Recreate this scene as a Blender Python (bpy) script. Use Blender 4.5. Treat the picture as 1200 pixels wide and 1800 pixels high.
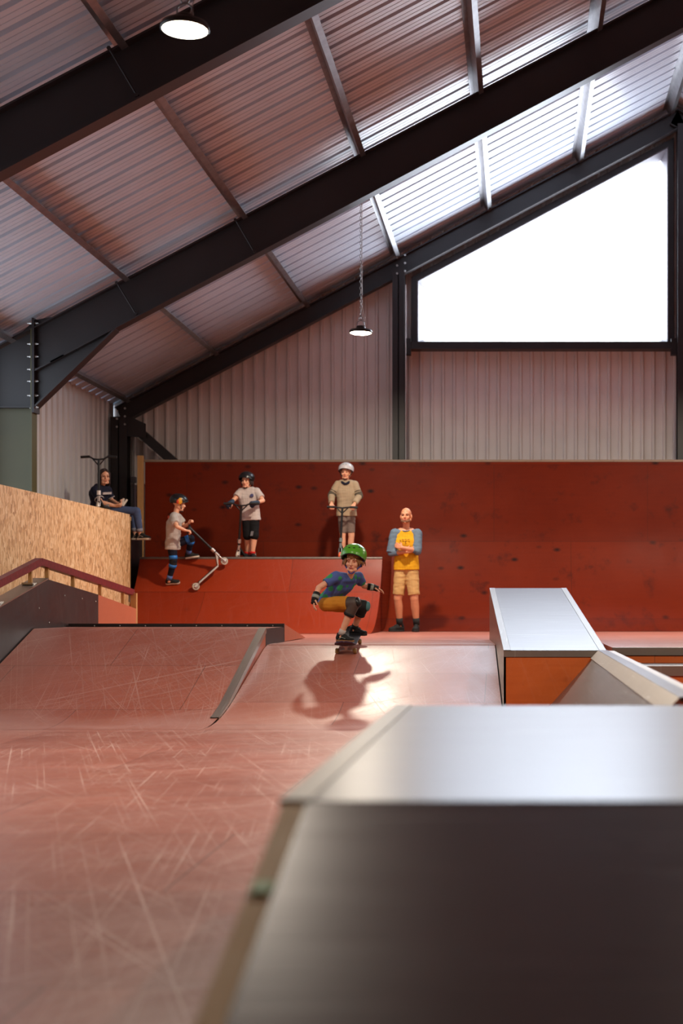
import bpy, bmesh, math, random
from mathutils import Vector, Matrix, noise
random.seed(7)
V = Vector
S = bpy.context.scene
COL = S.collection
for o in list(bpy.data.objects):
    bpy.data.objects.remove(o)

# ------------------------------------------------------------------ camera
CAM_Z = 0.985
cam_d = bpy.data.cameras.new('camera')
cam_d.sensor_fit = 'VERTICAL'
cam_d.sensor_height = 36.0
cam_d.lens = 50.0
cam_d.shift_x = -312.0 / 1800.0
cam_d.shift_y = 163.0 / 1800.0
cam_d.clip_start = 0.05
cam_d.clip_end = 200
cam_d.dof.use_dof = True
cam_d.dof.focus_distance = 14.0
cam_d.dof.aperture_fstop = 1.8
cam = bpy.data.objects.new('camera', cam_d)
COL.objects.link(cam)
cam.location = (0, 0, CAM_Z)
cam.rotation_euler = (math.radians(90), 0, 0)
S.camera = cam

# ------------------------------------------------------------------ light and exposure
LAMP_W = 150.0          # watts of each high bay lamp
WINDOW_E = 12.0          # brightness of the daylight behind the gable glazing
WORLD_E = 1.9          # overcast daylight through the unseen opening left in the left wall
S.view_settings.view_transform = 'Standard'
S.view_settings.look = 'None'
S.view_settings.exposure = 0.4
S.view_settings.gamma = 1.0
S.view_settings.use_curve_mapping = False
S.cycles.use_denoising = True
S.cycles.max_bounces = 8
S.cycles.diffuse_bounces = 4
S.cycles.glossy_bounces = 4
S.cycles.caustics_reflective = False
S.cycles.caustics_refractive = False
S.cycles.sample_clamp_indirect = 6.0
world = bpy.data.worlds.new('overcast_sky')
S.world = world
world.use_nodes = True
bg = world.node_tree.nodes['Background']
bg.inputs[0].default_value = (0.74, 0.86, 1.0, 1)
bg.inputs[1].default_value = WORLD_E


# ------------------------------------------------------------------ helpers
def lin(c):
    """sRGB 0..255 triple -> linear rgba"""
    return tuple(((v / 255) / 12.92 if v <= 10.31 else ((v / 255 + .055) / 1.055) ** 2.4) for v in c) + (1.0,)


def P(px, py, d):
    """point at distance d (metres) seen at a pixel of the 1200 x 1800 frame"""
    return V(((px - 912) / 2500 * d, d, CAM_Z + (1063 - py) / 2500 * d))


def frame_axes(f, u):
    f = V(f).normalized()
    r = f.cross(V(u)).normalized()
    return r, f, r.cross(f).normalized()


def perp(d):
    d = V(d).normalized()
    a = V((0, 0, 1)) if abs(d.z) < .9 else V((1, 0, 0))
    x = d.cross(a).normalized()
    return x, d.cross(x).normalized()


class MB:
    """collects geometry for ONE mesh object"""
    def __init__(s):
        s.v, s.f, s.sm = [], [], []

    def add(s, vs, fs, smooth=False):
        n = len(s.v)
        s.v += [V(p) for p in vs]
        s.f += [tuple(i + n for i in f) for f in fs]
        s.sm += [smooth] * len(fs)
        return s

    def box(s, lo, hi):
        (a, b, c), (d, e, f) = lo, hi
        return s.hexa([(a, b, c), (d, b, c), (d, e, c), (a, e, c), (a, b, f), (d, b, f), (d, e, f), (a, e, f)])

    def hexa(s, p):
        return s.add(p, [(0, 3, 2, 1), (4, 5, 6, 7), (0, 1, 5, 4), (1, 2, 6, 5), (2, 3, 7, 6), (3, 0, 4, 7)])

    def obox(s, c, ax, ay, az, hx, hy, hz):
        c, ax, ay, az = V(c), V(ax).normalized(), V(ay).normalized(), V(az).normalized()
        p = []
        for k in (-1, 1):
            for i, j in ((-1, -1), (1, -1), (1, 1), (-1, 1)):
                p.append(c + ax * hx * i + ay * hy * j + az * hz * k)
        return s.hexa(p)

    def beam(s, a, b, w, h, up=(0, 0, 1)):
        a, b = V(a), V(b)
        r, f, u = frame_axes(b - a, up)
        return s.obox((a + b) / 2, r, f, u, w / 2, (b - a).length / 2, h / 2)

    def prism(s, poly, axis, lo, hi):
        """poly = 2D points; axis 'x': poly is (y,z); 'y': poly is (x,z); 'z': poly is (x,y)"""
        def mk(p, t):
            return {'x': (t, p[0], p[1]), 'y': (p[0], t, p[1]), 'z': (p[0], p[1], t)}[axis]
        n = len(poly)
        vs = [mk(p, lo) for p in poly] + [mk(p, hi) for p in poly]
        fs = [tuple(range(n))[::-1], tuple(range(n, 2 * n))]
        fs += [(i, (i + 1) % n, n + (i + 1) % n, n + i) for i in range(n)]
        return s.add(vs, fs)

    def tube(s, pts, r, n=10, caps=True, closed=False):
        pts = [V(p) for p in pts]
        rs = r if isinstance(r, (list, tuple)) else [r] * len(pts)
        vs, fs = [], []
        x = None
        for i, p in enumerate(pts):
            a = pts[i - 1] if (i > 0 or closed) else p
            b = pts[(i + 1) % len(pts)] if (i < len(pts) - 1 or closed) else p
            d = (b - a)
            d = d.normalized() if d.length > 1e-9 else V((0, 0, 1))
            if x is None:
                x, y = perp(d)
            else:
                x = (x - d * x.dot(d)).normalized()
                y = d.cross(x).normalized()
            for k in range(n):
                t = 2 * math.pi * k / n
                vs.append(p + (x * math.cos(t) + y * math.sin(t)) * rs[i])
        m = len(pts)
        for i in range(m if closed else m - 1):
            j = (i + 1) % m
            for k in range(n):
                fs.append((i * n + k, i * n + (k + 1) % n, j * n + (k + 1) % n, j * n + k))
        s.add(vs, fs, True)
        if caps and not closed:
            s.add(vs[:n], [tuple(range(n))[::-1]])
            s.add(vs[-n:], [tuple(range(n))])
        return s

    def lathe(s, prof, c, axis, n=24, smooth=True):
        """prof = [(radius, height)], turned about axis through c"""
        c, d = V(c), V(axis).normalized()
        x, y = perp(d)
        vs, fs = [], []
        for r, h in prof:
            for k in range(n):
                t = 2 * math.pi * k / n
                vs.append(c + d * h + (x * math.cos(t) + y * math.sin(t)) * max(r, 1e-5))
        for i in range(len(prof) - 1):
            for k in range(n):
                fs.append((i * n + k, i * n + (k + 1) % n, (i + 1) * n + (k + 1) % n, (i + 1) * n + k))
        return s.add(vs, fs, smooth)

    def capsule(s, a, b, ra, rb, n=14, flat_b=False, flat_a=False):
        a, b = V(a), V(b)
        L = (b - a).length
        d = (b - a).normalized() if L > 1e-6 else V((0, 0, 1))
        q = 5
        prof = []
        if flat_a:
            prof += [(0, 0), (ra, 0)]
        else:
            prof += [(ra * math.sin(math.pi / 2 * i / q), -ra * math.cos(math.pi / 2 * i / q)) for i in range(q + 1)]
        if flat_b:
            prof += [(rb, L), (0, L)]
        else:
            prof += [(rb * math.cos(math.pi / 2 * i / q), L + rb * math.sin(math.pi / 2 * i / q)) for i in range(q + 1)]
        return s.lathe(prof, a, d, n)

    def ell(s, c, ax, rad, n=16, m=10):
        """ellipsoid: ax = three axes, rad = three radii"""
        c = V(c)
        vs, fs = [], []
        for i in range(m + 1):
            t = math.pi * i / m
            for k in range(n):
                a = 2 * math.pi * k / n
                st = max(math.sin(t), 1e-4)
                vs.append(c + ax[0] * rad[0] * st * math.cos(a) + ax[1] * rad[1] * st * math.sin(a) + ax[2] * rad[2] * math.cos(t))
        for i in range(m):
            for k in range(n):
                fs.append((i * n + k, (i + 1) * n + k, (i + 1) * n + (k + 1) % n, i * n + (k + 1) % n))
        return s.add(vs, fs, True)

    def grid(s, rows, smooth=True):
        n = len(rows[0])
        vs = [p for r in rows for p in r]
        fs = [(i * n + k, i * n + k + 1, (i + 1) * n + k + 1, (i + 1) * n + k) for i in range(len(rows) - 1) for k in range(n - 1)]
        return s.add(vs, fs, smooth)


def mesh_from(mb, name, origin, weld=False, fixn=True):
    me = bpy.data.meshes.new(name)
    me.from_pydata([p - origin for p in mb.v], [], mb.f)
    me.polygons.foreach_set('use_smooth', mb.sm)
    if weld or fixn:
        bm = bmesh.new()
        bm.from_mesh(me)
        if weld:
            bmesh.ops.remove_doubles(bm, verts=bm.verts, dist=1e-5)
        if fixn:
            bmesh.ops.recalc_face_normals(bm, faces=bm.faces)
        bm.to_mesh(me)
        bm.free()
    me.update()
    return me


WLOC = {}


def wloc(o):
    return WLOC.get(o.name, V((0, 0, 0))) if o else V((0, 0, 0))


def tag(o, label=None, cat=None, group=None, kind=None):
    if label: o['label'] = label
    if cat: o['category'] = cat
    if group: o['group'] = group
    if kind: o['kind'] = kind
    return o


def thing(name, loc, label, cat, group=None):
    o = bpy.data.objects.new(name, None)
    o.empty_display_size = .1
    COL.objects.link(o)
    o.location = loc
    WLOC[o.name] = V(loc)
    return tag(o, label, cat, group)


def obj(name, mb, mat, parent=None, label=None, cat=None, group=None, kind=None, weld=False, bevel=0, fixn=True):
    lo = V((min(p[i] for p in mb.v) for i in range(3)))
    hi = V((max(p[i] for p in mb.v) for i in range(3)))
    org = V(((lo.x + hi.x) / 2, (lo.y + hi.y) / 2, lo.z if parent is None else (lo.z + hi.z) / 2))
    me = mesh_from(mb, name, org, weld, fixn)
    o = bpy.data.objects.new(name, me)
    COL.objects.link(o)
    me.materials.append(mat)
    o.location = org - wloc(parent)
    WLOC[o.name] = org
    if parent: o.parent = parent
    if bevel:
        m = o.modifiers.new('edge', 'BEVEL')
        m.width = bevel
        m.segments = 2
        m.limit_method = 'ANGLE'
        m.angle_limit = math.radians(40)
    return tag(o, label, cat, group, kind)


def dup(root, loc, label=None):
    r = root.copy()
    COL.objects.link(r)
    r.location = loc
    if label: r['label'] = label
    for ch in list(root.children):
        c = ch.copy()
        COL.objects.link(c)
        c.parent = r
        for g in list(ch.children):
            d = g.copy()
            COL.objects.link(d)
            d.parent = c
    return r


# ------------------------------------------------------------------ materials
class NT:
    def __init__(s, name):
        s.m = bpy.data.materials.new(name)
        s.m.use_nodes = True
        s.t = s.m.node_tree
        s.b = s.t.nodes['Principled BSDF']

    def n(s, typ, **kw):
        nd = s.t.nodes.new(typ)
        for k, v in kw.items():
            if k.startswith('i_'):
                key = k[2:]
                key = int(key) if key.isdigit() else key
                s.inp(nd, key, v)
            else:
                setattr(nd, k, v)
        return nd

    def inp(s, nd, key, v):
        sock = nd.inputs[key]
        if isinstance(v, bpy.types.NodeSocket):
            s.t.links.new(v, sock)
        else:
            sock.default_value = v

    def math(s, op, a, b=0.0, c=None):
        nd = s.n('ShaderNodeMath', operation=op)
        s.inp(nd, 0, a)
        s.inp(nd, 1, b)
        if c is not None: s.inp(nd, 2, c)
        return nd.outputs[0]

    def ramp(s, fac, stops):
        nd = s.n('ShaderNodeValToRGB')
        s.inp(nd, 0, fac)
        e = nd.color_ramp.elements
        while len(e) < len(stops): e.new(0.5)
        for q, (p, c) in zip(e, stops):
            q.position = p
            q.color = c if isinstance(c, tuple) else (c, c, c, 1)
        return nd.outputs[0]

    def mix(s, fac, a, b, mode='MIX'):
        nd = s.n('ShaderNodeMix', data_type='RGBA', blend_type=mode)
        s.inp(nd, 0, fac)
        s.inp(nd, 6, a)
        s.inp(nd, 7, b)
        return nd.outputs[2]

    def pos(s, sx=1, sy=1, sz=1, order='xyz', obj=False):
        """position, reordered and scaled"""
        if obj:
            src = s.n('ShaderNodeTexCoord').outputs['Object']
        else:
            src = s.n('ShaderNodeNewGeometry').outputs['Position']
        sep = s.n('ShaderNodeSeparateXYZ', i_0=src)
        d = {'x': sep.outputs[0], 'y': sep.outputs[1], 'z': sep.outputs[2]}
        cmb = s.n('ShaderNodeCombineXYZ')
        for i, (ax, sc) in enumerate(zip(order, (sx, sy, sz))):
            if ax != '0':
                s.inp(cmb, i, s.math('MULTIPLY', d[ax], sc))
        return cmb.outputs[0]

    def noise(s, vec, scale=1.0, detail=3, rough=.5, dist=0.0):
        return s.n('ShaderNodeTexNoise', i_Vector=vec, i_Scale=scale, i_Detail=detail, i_Roughness=rough, i_Distortion=dist).outputs['Fac']

    def bump(s, h, strength=.2, dist=.01):
        nd = s.n('ShaderNodeBump', i_Height=h, i_Strength=strength, i_Distance=dist)
        s.inp(s.b, 'Normal', nd.outputs[0])

    def set(s, **kw):
        for k, v in kw.items():
            s.inp(s.b, k.replace('_', ' '), v)
        return s


def flat(name, rgb, rough=.5, metal=0.0, spec=.5, vary=.12, scale=14, bump=0.0):
    """plain colour with a little procedural variation"""
    t = NT(name)
    c = lin(rgb)
    v = t.pos(obj=True)
    nz = t.noise(v, scale, 3)
    col = t.mix(t.ramp(nz, [(.3, 0.0), (.7, 1.0)]), tuple(x * (1 - vary) for x in c[:3]) + (1,), tuple(min(1, x * (1 + vary)) for x in c[:3]) + (1,))
    t.set(Base_Color=col, Roughness=rough, Metallic=metal)
    t.inp(t.b, 'Specular IOR Level', spec)
    if bump:
        t.bump(t.noise(v, scale * 4, 2), bump, .004)
    return t.m


def ply(name, c1, c2, order='xy0', rough=.36, scratch=.35, knots=0.0, sheet=(2.44, 1.22), grain=.25, shift=(0, 0), stain=.3, rvar=.12, spec=.5, wear=False):
    """painted / film faced plywood sheets: per sheet tone, seams, grain, knots, wheel scratches"""
    t = NT(name)
    base = t.pos(1, 1, 1, order)
    mp = t.n('ShaderNodeMapping', i_Vector=base)
    mp.inputs['Location'].default_value = (shift[0], shift[1], 0)
    v = mp.outputs[0]
    br = t.n('ShaderNodeTexBrick', offset=.5, i_Vector=v, i_Color1=(0, 0, 0, 1), i_Color2=(1, 1, 1, 1), i_Mortar=(0.5, .5, .5, 1),
             i_Scale=1.0)
    br.inputs['Mortar Size'].default_value = .004
    br.inputs['Brick Width'].default_value = sheet[0]
    br.inputs['Row Height'].default_value = sheet[1]
    tone = br.outputs[0]
    seam = br.outputs['Fac']
    st = t.n('ShaderNodeMapping', i_Vector=v)
    st.inputs['Scale'].default_value = (2.2, 26, 1)
    g = t.noise(st.outputs[0], 1.0, 4, .6, .4)
    big = t.noise(v, .9, 3, .6)
    fac = t.math('ADD', t.math('MULTIPLY', tone, .45), t.math('ADD', t.math('MULTIPLY', g, grain * 1.6), t.math('MULTIPLY', big, stain * 1.6)))
    fac = t.math('SUBTRACT', fac, .5 * (grain * 1.6 + stain * 1.6) - .27)
    col = t.mix(fac, lin(c1), lin(c2))
    if knots:
        kv = t.n('ShaderNodeMapping', i_Vector=v)
        kv.inputs['Scale'].default_value = (2.6, 4.6, 1)
        vo = t.n('ShaderNodeTexVoronoi', i_Vector=kv.outputs[0], i_Scale=1.0, i_Randomness=1.0)
        k1 = t.ramp(vo.outputs['Distance'], [(.05, 1.0), (.2, 0.0)])
        k2 = t.ramp(t.n('ShaderNodeSeparateColor', i_0=vo.outputs['Color']).outputs[0], [(.45, 0.0), (.6, 1.0)])
        k = t.math('MULTIPLY', t.math('MULTIPLY', k1, k2), knots)
        col = t.mix(k, col, lin((38, 12, 8)))
        bl = t.ramp(t.noise(v, 2.3, 4, .7), [(.56, 0.0), (.78, knots)])
        col = t.mix(bl, col, lin((60, 18, 10)))
    # long thin scratches in several directions
    sc = None
    for i, (ang, s1, s2) in enumerate(((1.3, .45, 130), (1.7, .6, 110), (.85, .5, 150), (2.15, .4, 120), (.3, .35, 170), (.55, .3, 60), (1.9, .35, 74))):
        m = t.n('ShaderNodeMapping', i_Vector=v, vector_type='TEXTURE')
        m.inputs['Rotation'].default_value = (0, 0, ang)
        m.inputs['Location'].default_value = (i * 7.3, i * 3.1, 0)
        m.inputs['Scale'].default_value = (1 / s1, 1 / s2, 1)
        q = t.ramp(t.noise(m.outputs[0], 1.0, 2, .5, .6), [(.62, 0.0), (.69, 1.0)])
        sc = q if sc is None else t.math('MAXIMUM', sc, q)
    dust = t.ramp(t.noise(v, 1.6, 4, .65), [(.35, .25), (.7, 1.0)])
    scf = t.math('MULTIPLY', t.math('MULTIPLY', sc, dust), scratch * .62)
    col = t.mix(scf, col, lin((222, 196, 186)))
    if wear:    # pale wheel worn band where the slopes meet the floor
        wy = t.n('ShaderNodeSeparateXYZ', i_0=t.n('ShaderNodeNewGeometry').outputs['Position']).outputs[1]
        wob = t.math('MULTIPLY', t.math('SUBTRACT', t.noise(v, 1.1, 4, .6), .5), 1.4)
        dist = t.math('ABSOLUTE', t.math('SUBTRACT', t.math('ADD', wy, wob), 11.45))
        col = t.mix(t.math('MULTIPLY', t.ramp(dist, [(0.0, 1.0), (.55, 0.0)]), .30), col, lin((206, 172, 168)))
    col = t.mix(t.math('MULTIPLY', seam, .55), col, lin((52, 24, 16)))
    rg = t.math('ADD', rough - rvar, t.math('MULTIPLY', t.noise(v, 2.0, 4, .6), rvar * 2))
    rg = t.math('ADD', rg, t.math('MULTIPLY', sc, .08))
    t.set(Base_Color=col, Roughness=rg)
    t.inp(t.b, 'Specular IOR Level', spec)
    h = t.math('SUBTRACT', t.math('MULTIPLY', g, .25), seam)
    t.bump(h, .18, .004)
    return t.m


def metal_plate(name, rgb, rough=.28, order='xy0', scr=.4, streak=(1.5, 60)):
    t = NT(name)
    v = t.pos(1, 1, 1, order)
    m = t.n('ShaderNodeMapping', i_Vector=v)
    m.inputs['Scale'].default_value = (streak[0], streak[1], 1)
    g = t.noise(m.outputs[0], 1.0, 4, .65, .3)
    m2 = t.n('ShaderNodeMapping', i_Vector=v)
    m2.inputs['Rotation'].default_value = (0, 0, .8)
    m2.inputs['Scale'].default_value = (1.4, 70, 1)
    q = t.ramp(t.noise(m2.outputs[0], 1.0, 2, .5, .8), [(.68, 0.0), (.74, 1.0)])
    big = t.noise(v, 2.2, 4, .6)
    c = lin(rgb)
    col = t.mix(big, tuple(x * .8 for x in c[:3]) + (1,), c)
    col = t.mix(t.math('MULTIPLY', q, scr), col, (.8, .8, .8, 1))
    rg = t.math('ADD', rough - .06, t.math('ADD', t.math('MULTIPLY', g, .1), t.math('MULTIPLY', q, .3 * scr)))
    t.set(Base_Color=col, Metallic=1.0, Roughness=rg)
    t.bump(g, .05, .002)
    return t.m


def osb(name, order='yz0'):
    t = NT(name)
    v = t.pos(1, 1, 1, order)
    m = t.n('ShaderNodeMapping', i_Vector=v)
    m.inputs['Scale'].default_value = (40, 15, 1)
    m.inputs['Rotation'].default_value = (0, 0, .15)
    wob = t.n('ShaderNodeTexNoise', i_Vector=v, i_Scale=9.0, i_Detail=2.0)
    mixv = t.n('ShaderNodeVectorMath', operation='ADD', i_0=m.outputs[0])
    sc = t.n('ShaderNodeVectorMath', operation='SCALE', i_0=wob.outputs['Color'])
    sc.inputs['Scale'].default_value = 2.2
    t.t.links.new(sc.outputs[0], mixv.inputs[1])
    vo = t.n('ShaderNodeTexVoronoi', i_Vector=mixv.outputs[0], i_Scale=1.0)
    f = t.n('ShaderNodeSeparateColor', i_0=vo.outputs['Color']).outputs[0]
    m2 = t.n('ShaderNodeMapping', i_Vector=v)
    m2.inputs['Scale'].default_value = (90, 22, 1)
    g = t.noise(m2.outputs[0], 1.0, 4, .6, .6)
    fac = t.math('ADD', t.math('MULTIPLY', f, .55), t.math('MULTIPLY', g, .5))
    col = t.ramp(fac, [(.15, lin((150, 104, 66))), (.42, lin((212, 166, 116))), (.62, lin((230, 190, 142))), (.9, lin((244, 216, 176)))])
    t.set(Base_Color=col, Roughness=.6)
    t.bump(fac, .25, .004)
    return t.m


M = {}
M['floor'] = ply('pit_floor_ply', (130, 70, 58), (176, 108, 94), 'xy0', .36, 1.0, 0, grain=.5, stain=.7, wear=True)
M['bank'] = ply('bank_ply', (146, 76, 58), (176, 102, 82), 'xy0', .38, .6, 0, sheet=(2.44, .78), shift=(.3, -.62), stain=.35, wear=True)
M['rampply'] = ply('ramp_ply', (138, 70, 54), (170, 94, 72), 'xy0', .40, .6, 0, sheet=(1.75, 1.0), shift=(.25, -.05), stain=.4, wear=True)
M['deck'] = ply('deck_ply', (168, 98, 84), (188, 120, 104), 'xy0', .34, .3, 0)
M['quarter'] = ply('quarter_ply', (126, 36, 8), (150, 48, 14), 'xz0', .42, .05, .15, sheet=(2.44, 1.22), shift=(.9, .05), spec=.3)
M['wallply'] = ply('wall_ride_ply', (96, 24, 2), (128, 40, 8), 'xz0', .5, .02, 1.0, sheet=(2.44, 1.22), shift=(.4, 1.67), stain=.5, spec=.15)
M['sideply'] = ply('side_ply', (178, 92, 62), (196, 110, 78), 'yz0', .5, .1, 0)
M['orange'] = ply('orange_ply', (168, 72, 20), (206, 104, 40), 'xz0', .5, .06, .6, stain=.6)
M['phenolic'] = ply('dark_phenolic_ply', (28, 15, 15), (40, 23, 24), 'yz0', .45, .12, 0, stain=.3)
M['blackply'] = flat('black_painted_ply', (26, 22, 22), .5)
M['osb'] = osb('osb_board')
M['timber'] = ply('pine_timber', (176, 128, 74), (208, 164, 108), 'zx0', .6, .0, .3, sheet=(9, 9), grain=.6)
M['cap'] = ply('grey_timber_cap', (120, 104, 90), (160, 142, 122), 'xy0', .6, .0, .2, sheet=(3, 9), grain=.6)
M['edgewood'] = ply('raw_ply_edge', (196, 158, 100), (232, 200, 150), 'yx0', .6, .0, .0, sheet=(9, 9), grain=.8)
M['steel'] = flat('dark_painted_steel', (38, 31, 31), .42, 0, .5, .1, 3)
M['steelreflect'] = flat('green_reflection_steel', (72, 68, 34), .42, 0, .5, .1, 2)  # green reflection on the lower columns, painted in as their base colour
M['galv'] = flat('galvanised_steel', (150, 148, 150), .38, .85, .5, .15, 9)
M['bolt'] = flat('zinc_bolt', (190, 188, 184), .35, .8)
M['roof'] = flat('roof_liner_sheet', (206, 213, 223), .34, 0, .5, .05, 2)
M['cladding'] = flat('wall_cladding_sheet', (216, 202, 196), .45, 0, .5, .05, 2)
M['claddingside'] = flat('side_wall_sheet', (196, 192, 192), .45, 0, .5, .04, 2)
M['plate'] = metal_plate('steel_plate', (81, 81, 84), .33)
M['platedark'] = metal_plate('worn_steel_plate', (112, 112, 116), .27, scr=.06)
M['plateside'] = metal_plate('steel_side_plate', (150, 146, 144), .36, 'yz0')
M['angle'] = metal_plate('steel_edge_angle', (112, 108, 104), .4, 'yx0', streak=(2, 120))
M['copingsteel'] = flat('dull_steel_pipe', (122, 112, 106), .5, .6)
M['anglelight'] = metal_plate('worn_steel_angle', (172, 164, 154), .42, 'yx0', streak=(2, 120))
M['railred'] = flat('worn_red_rail', (112, 34, 42), .4, 0, .5, .3, 22)
M['trimwhite'] = flat('pale_window_trim', (104, 98, 104), .5)
M['chain'] = flat('zinc_chain', (150, 148, 146), .35, .9)
M['lampbody'] = flat('lamp_housing', (58, 56, 54), .4, .6)
M['plasticgrey'] = flat('grey_plastic', (120, 112, 110), .5)
M['cablewhite'] = flat('white_cable', (196, 190, 188), .5)
M['green'] = flat('green_paint', (86, 156, 60), .5)


def emit(name, rgb, e):
    t = NT(name)
    t.set(Base_Color=(0, 0, 0, 1))
    t.inp(t.b, 'Emission Color', tuple(rgb) + (1,))
    t.inp(t.b, 'Emission Strength', e)
    return t.m


M['window'] = emit('daylit_glazing', (.80, .88, 1.0), WINDOW_E)
M['led'] = emit('led_diffuser', (1.0, .86, .62), 30)

# ================================================================== BUILDING
DECK = 0.59
XL, XR, XA = -6.75, 11.95, 2.6        # side walls, ridge
YB = 23.7                              # gable sheeting
F1, F2, FG, F0 = 12.5, 18.0, 23.35, 7.0
R0 = CAM_Z + 6.9                       # roof height at x = 0


def roof_z(x):
    return R0 + .53 * x if x <= XA else R0 + .53 * (2 * XA - x)


# floor of the pit and the raised rear floor
obj('floor', MB().box((XL, -6, -.1), (XR, 14.2, 0)), M['floor'], kind='structure')
mb = MB()
mb.box((XL, 14.05, 0), (XR, YB, DECK))
obj('floor_deck', mb, M['deck'], kind='structure')

# corrugated roof liner: ribs run down the slope
def roof_profile(y0, y1):
    pts, y = [], y0
    while y < y1:
        for dy, h in ((0, 0), (.078, 0), (.079, .014), (.09, .014), (.091, 0), (.168, 0), (.169, .014), (.18, .014), (.181, 0), (.25, 0), (.251, .075), (.332, .075)):
            pts.append((y + dy, h))
        y += .333
    return pts


mb = MB()
prof = roof_profile(-6, YB)
for xa, xb in ((XL - .1, XA), (XA, XR + .1)):
    rows = []
    for k in range(2):
        x = (xa, xb)[k]
        rows.append([V((x, y, roof_z(x) + h)) for y, h in prof])
    mb.grid(rows, smooth=False)
obj('ceiling', mb, M['roof'], kind='structure', fixn=False)

# gable wall with vertical ribs and the window opening
WX0, WX1, WZ0 = -1.64, 2.42, CAM_Z + 4.36
def win_top(x):
    return CAM_Z + 5.33 + .533 * (x - WX0)


def sheet_wall(mb, us, per, pat, place, z0, ztop, hole=None):
    """us=(u0,u1); place(u,z,depth)->point; ribs described by pat [(du,depth)]"""
    pts, u = [], us[0]
    while u < us[1]:
        for du, h in pat:
            if u + du <= us[1]: pts.append((u + du, h))
        u += per
    for (a, ha), (b, hb) in zip(pts, pts[1:]):
        spans = [(z0, z0, ztop(a), ztop(b))]
        if hole and b > hole[0] + 1e-6 and a < hole[1] - 1e-6:
            a2, b2 = max(a, hole[0]), min(b, hole[1])
            spans = [(z0, z0, hole[2], hole[2]), (hole[3](a), hole[3](b), ztop(a), ztop(b))]
        for za, zb, ta, tb in spans:
            mb.add([place(a, za, ha), place(b, zb, hb), place(b, tb, hb), place(a, ta, ha)], [(0, 1, 2, 3)])


mb = MB()
RIB = ((0, 0), (.118, 0), (.136, .038), (.166, .038))
sheet_wall(mb, (XL, XR), .184, RIB, lambda u, z, h: V((u, YB - h, z)), 0, lambda x: roof_z(x) + .03, (WX0, WX1, WZ0, win_top))
obj('wall_back', mb, M['cladding'], kind='structure', fixn=False)
mb = MB()
sheet_wall(mb, (-6, 8), .25, ((0, 0), (.16, 0), (.178, .03), (.226, .03)), lambda u, z, h: V((XL + h, u, z)), 0, lambda y: roof_z(XL) + .02)
sheet_wall(mb, (17.6, YB), .25, ((0, 0), (.06, 0), (.068, .006), (.076, 0), (.16, 0), (.178, .03), (.226, .03)), lambda u, z, h: V((XL + h, u, z)), 0, lambda y: roof_z(XL) + .02)
obj('wall_left', mb, M['claddingside'], kind='structure', fixn=False)
mb = MB()
sheet_wall(mb, (-6, YB), .25, ((0, 0), (.16, 0), (.178, .03), (.226, .03)), lambda u, z, h: V((XR - h, u, z)), 0, lambda y: roof_z(XR) + .02)
obj('wall_right', mb, M['claddingside'], kind='structure', fixn=False)

mb = MB()
sheet_wall(mb, (XL, XR), .25, ((0, 0), (.16, 0), (.178, .03), (.226, .03)), lambda u, z, h: V((u, -6 + h, z)), 0, lambda x: roof_z(x) + .03)
obj('wall_front', mb, M['claddingside'], kind='structure', fixn=False)

# window: pane, pale reveal trim, dark steel trimmer frame
win = thing('window_1', ((WX0 + WX1) / 2, YB, WZ0), None, None)
win['kind'] = 'structure'
poly = [(WX0, WZ0), (WX1, WZ0), (WX1, win_top(WX1)), (WX0, win_top(WX0))]
obj('pane', MB().prism(poly, 'y', YB + .03, YB + .05), M['window'], win)


def ring(poly, grow):
    """offset a convex polygon outwards by grow"""
    n, out = len(poly), []
    for i in range(n):
        p0, p1, p2 = V(poly[i - 1]), V(poly[i]), V(poly[(i + 1) % n])
        d1, d2 = (p1 - p0).normalized(), (p2 - p1).normalized()
        n1, n2 = V((d1.y, -d1.x)), V((d2.y, -d2.x))
        b = (n1 + n2).normalized()
        q = p1 + b * grow / max(.2, b.dot(n1))
        out.append((q.x, q.y))
    return out


def frame_mb(inner, outer, y0, y1):
    mb = MB()
    n = len(inner)
    for i in range(n):
        j = (i + 1) % n
        q = [inner[i], inner[j], outer[j], outer[i]]
        mb.prism(q, 'y', y0, y1)
    return mb


inn, mid, out = ring(poly, -.035), ring(poly, .03), ring(poly, .19)
tm = MB()
r0, r1, r2 = ring(poly, -.055), ring(poly, .028), ring(poly, .05)
tm.grid([[V((x, yy, z)) for x, z in rr + rr[:1]] for rr, yy in ((r0, YB + .025), (r1, YB - .2), (r2, YB - .2), (r2, YB - .02))], smooth=False)
obj('window_trim', tm, M['trimwhite'], win)
obj('window_frame', frame_mb(ring(poly, .045), ring(poly, .135), YB - .21, YB - .06), M['steel'], win)
sill = MB().box((-1.86, YB - .30, WZ0 - .15), (2.62, YB - .05, WZ0 - .03))
sill.box((-1.86, YB - .32, WZ0 - .25), (-1.78, YB - .2, WZ0 + .02)).box((2.5, YB - .32, WZ0 - .25), (2.6, YB - .2, WZ0 + .02))
obj('window_sill', sill, M['steel'], win)


# steel portal frames
def ibeam(mb, a, b, n, depth, width, tf=.018, tw=.014):
    """I section from a to b (top line), depth measured along -n, flanges lie along y"""
    a, b, n = V(a), V(b), V(n).normalized()
    for off, t in ((tf / 2, tf), (depth - tf / 2, tf)):
        mb.obox((a + b) / 2 - n * off, (b - a), (0, 1, 0), n, (b - a).length / 2, width / 2, t / 2)
    mb.obox((a + b) / 2 - n * depth / 2, (b - a), (0, 1, 0), n, (b - a).length / 2, tw / 2, depth / 2 - tf / 2)


NL = V((-.53, 0, 1)).normalized()
NR = V((.53, 0, 1)).normalized()
PUR_D = .16


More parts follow.
